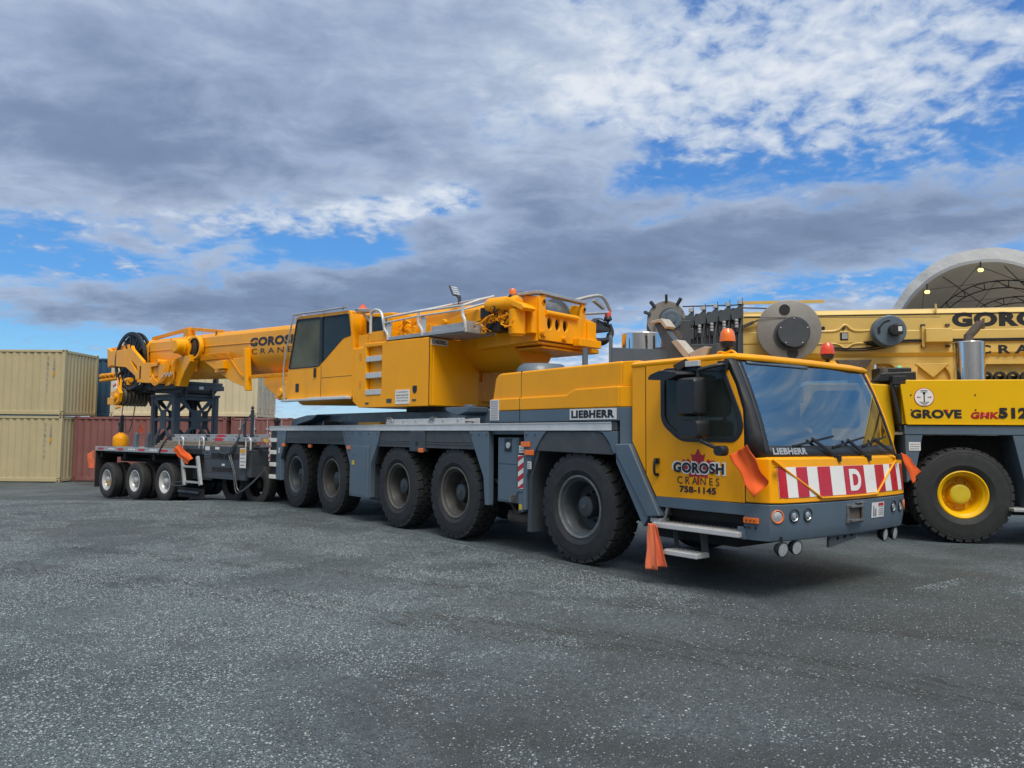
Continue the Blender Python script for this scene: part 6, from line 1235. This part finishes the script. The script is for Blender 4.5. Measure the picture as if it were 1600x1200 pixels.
# ------------------------------------------------------------------ second crane (frame G: x to its rear, y away from the camera)
GO, GA = Vector((2.03, 4.81, 0)), R_(43)
def build_second():
    P = G2 = thing('mobile_crane', 'lemon yellow mobile crane with a tan boom and yellow wheel rims, cut off at right', 'crane', GO, GA)
    # wheels
    hb = obj('wheel', hub_builder(.055, .15, .12, 10, .215), 'lemon', P); obj('tyre', tyre_builder(.73, .44, .36, 34), 'rubber', hb, smooth=28); obj('rim', rim_builder(.355, .44, .07, .18), 'lemon', hb)
    b = B(); b.lathe([(.15, -.082), (.14, -.09), (.10, -.094), (.0, -.095)], n=24); obj('hub_cap', b, 'lime', hb); hb.rotation_euler = (0, .4, 0)
    hb.location = (0, .22, .73)
    for x in (0, 2.55, 4.2, 6.3):
        for y in (.22, 2.48):
            if x == 0 and y < 1: continue
            w = dup(hb, P); w.location = (x, y, .73); w.rotation_euler = (0, 1.3, 0 if y < 1 else math.pi)
    b = B(); b.box(-1.6, 8, .75, 1.95, .62, 1.6); b.box(-.6, 8, .5, 2.2, 1.35, 1.63); obj('carrier_frame', b, 'dark', P)
    b = B(); b.box(-.84, 8, -.03, .06, 1.645, 1.79); b.box(-.84, 8, .061, 2.65, 1.70, 1.78); obj('deck_band', b, 'grey', P, bevel=.012)
    b = B(); b.prism([(-.90, 2.495), (8, 2.495), (8, 1.80), (-.82, 1.80)], 'xz', -.05, .02); b.box(-.86, 8, .021, 2.6, 1.8, 2.47); pn = obj('body_panel', b, 'lemon', P, bevel=.016)
    b = B(); b.box(-.80, 8, -.056, -.05, 1.802, 1.822); b.bm.verts; obj('panel_lip', b, 'lemon', pn)
    b = B()
    for x, z in ((-.74, 2.26), (-.74, 2.03), (.18, 2.26), (.18, 2.03)): b.cyl((x, -.052, z), (x, -.058, z), .012, n=8)
    obj('bolt', b, 'black', pn)
    b = B(); b.prism([(-.83, 1.645), (-.57, 1.645), (-.70, 1.0), (-.82, .9)], 'xz', -.02, .5); obj('arch_leg', b, 'grey', P, bevel=.012)
    b = B(); b.prism([(.70, 1.645), (1.6, 1.645), (1.6, .55), (.86, .55), (.84, .95)], 'xz', -.02, .5); obj('arch_leg', b, 'grey', P, bevel=.012)
    b = B(); b.box(-.9, 1.7, .46, .55, .4, 1.64); obj('arch_back', b, 'dark', P)
    b = B(); b.box(.62, 1.9, -.16, .3, .50, .55); obj('side_step', b, 'alu_dull', P, bevel=.01)
    plate('paper_sticker', 'paper', P, None, ('y', -.021), (-.78, -.61, 1.40, 1.53), print_lines=3)
    text('GROVE', 'ink', pn, None, ('y', -.0565), (-.75, -.02, 1.90, 2.035), .05); b = B(); b.face([b.bm.verts.new(q) for q in ((-.255, -.059, 2.035), (-.205, -.059, 2.035), (-.23, -.059, 1.985))]); obj('red_wedge', b, 'red', pn)
    text('GMK', 'redpaint', pn, None, ('y', -.0565), (.11, .51, 1.895, 2.0), .05, shear=.12); text('5120', 'ink', pn, None, ('y', -.0595), (.50, 1.05, 1.90, 2.065), .06)
    b = B(); b.cyl((-.55, -.05, 2.225), (-.55, -.0555, 2.225), .145, n=36); ds = obj('round_sign', b, 'redpaint', pn)
    b = B(); b.cyl((-.55, -.056, 2.225), (-.55, -.058, 2.225), .136, n=36); obj('sign_face', b, 'white', ds)
    b = B(); b.face([b.bm.verts.new((-.55+x, -.060, 2.225+z)) for x, z in ((-.11, 0), (-.085, .014), (-.085, .006), (-.05, .006), (-.05, -.006), (-.085, -.006), (-.085, -.014))]); b.face([b.bm.verts.new((-.55-x, -.060, 2.225+z)) for x, z in ((-.11, 0), (-.085, .014), (-.085, .006), (-.05, .006), (-.05, -.006), (-.085, -.006), (-.085, -.014))]); obj('red_arrow', b, 'redpaint', ds)
    b = B(); b.box(-.558, -.542, -.0605, -.059, 2.15, 2.30); b.cyl((-.55, -.059, 2.285), (-.55, -.061, 2.285), .02, n=10); [b.box(-.60+.0*i, -.50, -.0605, -.059, 2.325-.022*i, 2.333-.022*i) for i in range(2)]; [b.box(-.62+.02*i, -.48-.02*i, -.0605, -.059, 2.145-.022*i, 2.153-.022*i) for i in range(3)]; obj('print', b, 'ink', ds)
    # front cab, mostly hidden by the big crane
    b = B(); b.prism([(-1.0, 2.44), (-1.30, 2.46), (-2.2, 2.46), (-2.55, 1.75), (-2.62, .75), (-1.05, .75), (-.92, 1.7)], 'xz', .12, 2.5); fc = obj('front_cab', b, 'lemon', P, bevel=.03)
    b = B(); b.prism(rpoly([(-1.45, 2.34), (-2.12, 2.34), (-2.42, 1.75), (-1.45, 1.75)], .06), 'xz', .11, .12); obj('side_window', b, 'black', fc)
    b = B(); b.prism([(-.985, 2.40), (-.95, 2.40), (-.85, 1.70), (-.89, 1.70)], 'xz', .02, .12); obj('cab_gap', b, 'dark', P)
    b = B(); b.prism([(-1.02, 2.42), (-.98, 2.44), (-.90, 2.05), (-.86, 1.85), (-.91, 1.80)], 'xz', -.02, .03); b.box(-1.0, -.80, -.05, .1, 2.42, 2.56); obj('cab_latch', b, 'black', P, bevel=.01)
    # boom
    yb, yt = .90, 2.0
    prof = [(yb+.16, 3.78), (yb+.05, 3.75), (yb, 3.68), (yb, 3.40), (yb-.012, 3.385), (yb-.012, 3.20), (yb, 3.185), (yb, 3.02), (yb+.06, 2.95), (yb+.20, 2.90)]
    ring = prof+[(yb+yt-y, z) for y, z in reversed(prof)]
    b = B(); b.loft([[(x, y, z) for y, z in ring] for x in (-3.15, 0, 3, 9)]); bo = obj('boom', b, 'tan', P, smooth=25)
    b = B(); b.tube([(-3.1, yb-.004, 3.665), (9, yb-.004, 3.665)], .008, 6); b.tube([(-1.7, yb-.02, 3.12), (-1.3, yb-.03, 3.09), (-.9, yb-.02, 3.13), (-.4, yb-.02, 3.23), (8, yb-.02, 3.225)], .014, 6, 3); b.tube([(-1.75, yb-.02, 3.09), (-1.3, yb-.03, 3.06), (-.8, yb-.02, 3.10), (-.4, yb-.02, 3.20), (8, yb-.02, 3.195)], .012, 6, 3); obj('boom_cable', b, 'dark', bo)
    b = B(); b.tube([(-2.0, yb, 3.40), (-1.6, yb-.01, 3.40), (-1.45, yb-.01, 3.50), (-1.3, yb-.01, 3.40), (-1.0, yb, 3.40)], .022, 8, 4); b.tube([(-2.0, yb, 3.18), (-1.6, yb-.01, 3.18), (-1.45, yb-.01, 3.10), (-1.3, yb-.01, 3.18), (-1.0, yb, 3.18)], .016, 8, 4); b.box(-.02, .0, yb-.04, yb, 3.68, 3.83); obj('boom_rib', b, 'tan', bo)
    b = B(); b.box(-1.53, -1.40, yb-.02, yb-.011, 3.24, 3.37); b.cyl((-1.47, yb-.02, 3.44), (-1.47, yb+.01, 3.44), .022, n=10); b.cyl((-1.80, yb-.02, 3.45), (-1.80, yb+.01, 3.45), .032, n=12); obj('boom_hole', b, 'dark', bo)
    b = B(); b.box(-1.50, -1.41, yb-.024, yb-.021, 3.26, 3.36); obj('hole_plate', b, 'alu_dull', bo)
    b = B(); b.box(-.21, .20, yb-.13, yb-.02, 3.18, 3.41); b.box(-.25, -.2, yb-.06, yb, 3.1, 3.45); jb = obj('junction_box', b, 'tan', bo, bevel=.012); b = B(); [b.box(x-.03, x+.03, yb-.05, yb, z-.02, z+.02) for x in (-.22, .16) for z in (3.12, 3.47)]; obj('box_foot', b, 'rust', jb)
    text('GOROSH', 'ink', bo, None, ('y', yb-.0015), (.24, 2.12, 3.44, 3.685), .065); text('C R A N E S', 'ink', bo, None, ('y', yb-.0015), (.62, 2.2, 2.985, 3.135), .04)
    # big steel drum and small reel on the boom side
    b = B(); c = Vector((-2.41, .62, 3.385)); ax = Vector((0, 1, 0)); b.lathe([(.0, -.03), (.50, -.03), (.52, -.02), (.52, .02), (.45, .03), (.45, .24), (0, .24)], c, ax, 56); dm = obj('steel_drum', b, 'drumgrey', bo, smooth=30)
    b = B(); b.cyl((-2.41, .57, 3.27), (-2.41, .60, 3.27), .272, n=40); b.lathe([(0, -.11), (.25, -.11), (.262, -.10), (.262, 0)], (-2.37, .60, 3.31), ax, 40); hbx = obj('drum_hub', b, 'dgrey', dm)
    hbx.location = (.02, 0, .035)
    b = B(); [b.cyl((-2.35+.225*math.cos(k*1.257+.3), .486, 3.345+.225*math.sin(k*1.257+.3)), (-2.35+.225*math.cos(k*1.257+.3), .478, 3.345+.225*math.sin(k*1.257+.3)), .011, n=8) for k in range(5)]; obj('hub_bolt', b, 'alu', dm)
    b = B()
    for dx, dz in ((-.07, .35), (.05, -.39)):
        b.cyl((-2.41+dx, .578, 3.385+dz), (-2.41+dx, .588, 3.385+dz), .088, n=24)
    obj('drum_grille', b, 'black', dm)
    b = B(); c2 = (-.82, .60, 3.355); b.lathe([(.0, -.02), (.24, -.02), (.255, -.01), (.255, .02), (.20, .03), (.20, .14), (.26, .15), (.26, .19), (0, .19)], c2, ax, 44); rl = obj('cable_reel', b, 'grey', bo, smooth=30)
    b = B(); b.cyl((-.76, .46, 3.36), (-.76, .60, 3.36), .10, n=24); b.box(-.80, -.66, .45, .5, 3.28, 3.44); obj('reel_motor', b, 'black', rl, bevel=.01); plate('reel_label', 'paper', rl, None, ('y', .449), (-.74, -.68, 3.325, 3.405))
    b = B(); b.tube([(-.82+.17*math.cos(a*.2+1.6), .575, 3.355+.17*math.sin(a*.2+1.6)) for a in range(9)], .012, 6); b.prism(rpoly(rect(-1.02, -.975, 3.30, 3.42), .02), 'xz', .572, .579); obj('reel_slot', b, 'black', rl)
    # telescoped sections and head, grey
    for i in range(5):
        x = -3.12-.205*i; q = .030*i; b = B(); zt = 3.74-.025*i
        b.prism([(yb+.05+q, zt+.08), (yb+q-.03, zt-.02), (yb+q-.03, 2.98), (yt-q+.03, 2.98), (yt-q+.03, zt-.02), (yt-.05-q, zt+.08)], 'yz', x-.05, x); b.box(x-.21, x-.04, yb-.01+q, yt+.01-q, 2.97, zt+.03); b.box(x-.17, x-.05, yb+.12+q, yt-.3-q, zt, zt+.11)
        b.prism([(x-.21, zt-.02), (x-.02, zt+.17), (x, zt+.17), (x, zt-.10), (x-.19, zt-.14)], 'xz', yb+q-.10, yb+q+.10); b.prism([(x-.21, zt-.02), (x-.02, zt+.17), (x, zt+.17), (x, zt-.10), (x-.19, zt-.14)], 'xz', yt-q-.25, yt-q-.05)
        b.box(x-.20, x-.03, yb+q-.05, yb+q+.03, zt-.34, zt-.20); b.prism([(x-.02, zt), (x, zt), (x-.05, 3.3), (x-.05, 2.9), (x-.10, 2.9), (x-.10, 3.3)], 'xz', yb+q-.09, yb+q-.03); b.bar((x-.01, yb+q-.05, zt+.15), (x-.01, yb+q-.05, zt+.26), .012); b.tube([(x-.15, yb+q-.07, zt-.2), (x-.16, yb+q-.10, 3.3), (x-.14, yb+q-.08, 2.95)], .012, 6, 3)
        s_ = obj('telescopic_section', b, 'tower', bo, bevel=.008)
        b = B(); [b.lathe([(0, -.03), (.03, -.02), (.035, 0), (.03, .02), (0, .03)], (x-.12, yb+q-.12, zt-.15-.052*k), (0, 0, 1), 10) for k in range(3)]; b.box(x-.09, x-.02, yb+q-.12, yb+q-.04, zt+.14, zt+.20); obj('hydraulic_fitting', b, 'alu_dull', s_)
    b = B(); b.box(-4.22, -3.5, .86, .90, 2.9, 3.20); b.box(-4.2, -4.0, .85, 1.9, 2.95, 3.62); b.box(-4.1, -3.95, .86, .94, 3.28, 3.48); obj('section_plate', b, 'dgrey', bo, bevel=.01)
    L = [(-4.36+.19*math.cos(q), 3.66+.19*math.sin(q)) for q in np.linspace(3.0, .75, 9)]+[(-4.05, 3.56), (-4.04, 2.85), (-4.30, 2.85), (-4.50, 3.40)]
    b = B(); b.prism(L, 'xz', .86, .90); b.prism(L, 'xz', 1.9, 1.94); hd = obj('boom_head', b, 'tower', bo, bevel=.008)
    b = B(); [b.lathe([(.12, y-.04), (.30, y-.05), (.335, y-.05), (.31, y), (.335, y+.05), (.30, y+.05), (.12, y+.04)], (-4.42, 0, 3.65), ax, 40) for y in (1.0, 1.2, 1.4, 1.6, 1.8)]; obj('head_sheave', b, 'drumgrey', hd)
    b = B(); b.lathe([(.17, 0), (.18, -.02), (.15, -.03), (.09, -.02), (.08, -.05), (0, -.06)], (-4.34, .86, 3.64), ax, 28); b.cyl((-4.20, .86, 3.33), (-4.20, .83, 3.33), .05, n=14); obj('sheave_pin', b, 'grey', hd)
    b = B(); [b.bar((-4.40+.31*math.cos(a), .95, 3.66+.31*math.sin(a)), (-4.40+.42*math.cos(a), .88, 3.66+.43*math.sin(a)), .045) for a in (2.85, 2.35, 1.62, .98)]; b.bar((-4.62, .9, 3.0), (-4.62, .9, 3.6), .02); b.bar((-4.6, .9, 3.3), (-4.45, .9, 3.3), .02); obj('rope_guard', b, 'dgrey', hd)
    b = B(); b.bar((-4.14, .9, 3.87), (-3.1, .9, 3.88), .02); b.bar((-3.15, .9, 3.83), (-2.35, .9, 3.79), .02); b.bar((-3.1, .85, 3.50), (-2.6, .80, 3.71), .025); b.bar((-3.1, .55, 3.60), (.0, .72, 3.585), .008); b.bar((-3.12, .85, 3.49), (-2.95, .82, 3.56), .05); obj('pendant_rope', b, 'rope', bo)
    b = B(); b.bar((-3.1, 1.0, 3.93), (-1.75, 1.0, 3.93), .05, .05); obj('top_bar', b, 'tan', bo)
    # boom foot, bracket plates, muffler
    b = B()
    b.prism([(-1.75, 2.95), (2.6, 2.95), (2.6, 2.3), (-.9, 2.3), (-1.0, 2.45)], 'xz', .95, .99, [rpoly([(-.98, 2.84), (-.72, 2.84), (-.60, 2.72), (-.55, 2.40), (-.92, 2.40)], .06), rpoly([(-.28, 2.82), (.10, 2.82), (.20, 2.68), (.24, 2.40), (-.34, 2.40)], .06), rpoly([(.65, 2.82), (2.3, 2.82), (2.3, 2.45), (.65, 2.45)], .06)])
    b.prism([(-.34, 2.84), (.20, 2.84), (-.06, 2.60)], 'xz', .93, .95); obj('superstructure_frame', b, 'tan', P, bevel=.012)
    b = B(); b.prism([(-1.62, 2.90), (-1.05, 2.90), (-1.10, 2.80), (-1.22, 2.74), (-1.24, 2.50), (-1.42, 2.45), (-1.42, 2.74), (-1.55, 2.80)], 'xz', .80, .90); obj('rusty_bracket', b, 'rust', P, bevel=.01)
    b = B(); b.box(-.9, 2.6, 1.05, 1.1, 2.3, 2.9); b.box(-.6, .4, 1.0, 1.04, 2.3, 2.8); obj('inner_plate', b, 'tan', P)
    b = B(); b.box(-1.1, -.6, .3, .7, 2.47, 2.72); b.prism([(-1.25, 2.48), (-1.12, 2.62), (-.60, 2.64), (-.60, 2.48)], 'xz', .1, .3); lb = obj('light_box', b, 'black', P, bevel=.02)
    b = B(); b.lathe([(.0, .12), (.05, .10), (.065, .04), (.065, 0), (0, 0)], (-1.05, .2, 2.60), (0, 0, 1), 18); obj('amber_lamp', b, 'rust', lb); b = B(); b.lathe([(.0, .045), (.03, .03), (.04, 0), (0, 0)], (-.74, .45, 2.72), (0, 0, 1), 14); obj('green_lamp', b, 'green', lb)
    b = B(); b.cyl((.27, .35, 2.47), (.27, .35, 3.12), .225, n=48); mf = obj('muffler', b, 'chrome', P, bevel=.012)
    b = B(); b.cyl((.27, .35, 3.12), (.27, .35, 3.24), .072, .066, n=20); b.cyl((.27, .35, 3.21), (.45, .35, 3.42), .065, n=20); b.prism([(.40, 3.36), (.50, 3.33), (.50, 3.50)], 'xz', .31, .39); obj('exhaust_pipe', b, 'rust', mf)
    b = B(); b.box(.5, 3.5, .9, 1.5, 2.46, 2.62); [b.lathe([(.05, -.03), (.09, -.03), (.09, .03), (.05, .03)], (.72+.2*k, .85, 2.60), ax, 16) for k in range(4)]; obj('hydraulic_gear', b, 'black', P)
build_second()
for o in list(bpy.data.objects):
    if o.name.startswith('_'): bpy.data.objects.remove(o)
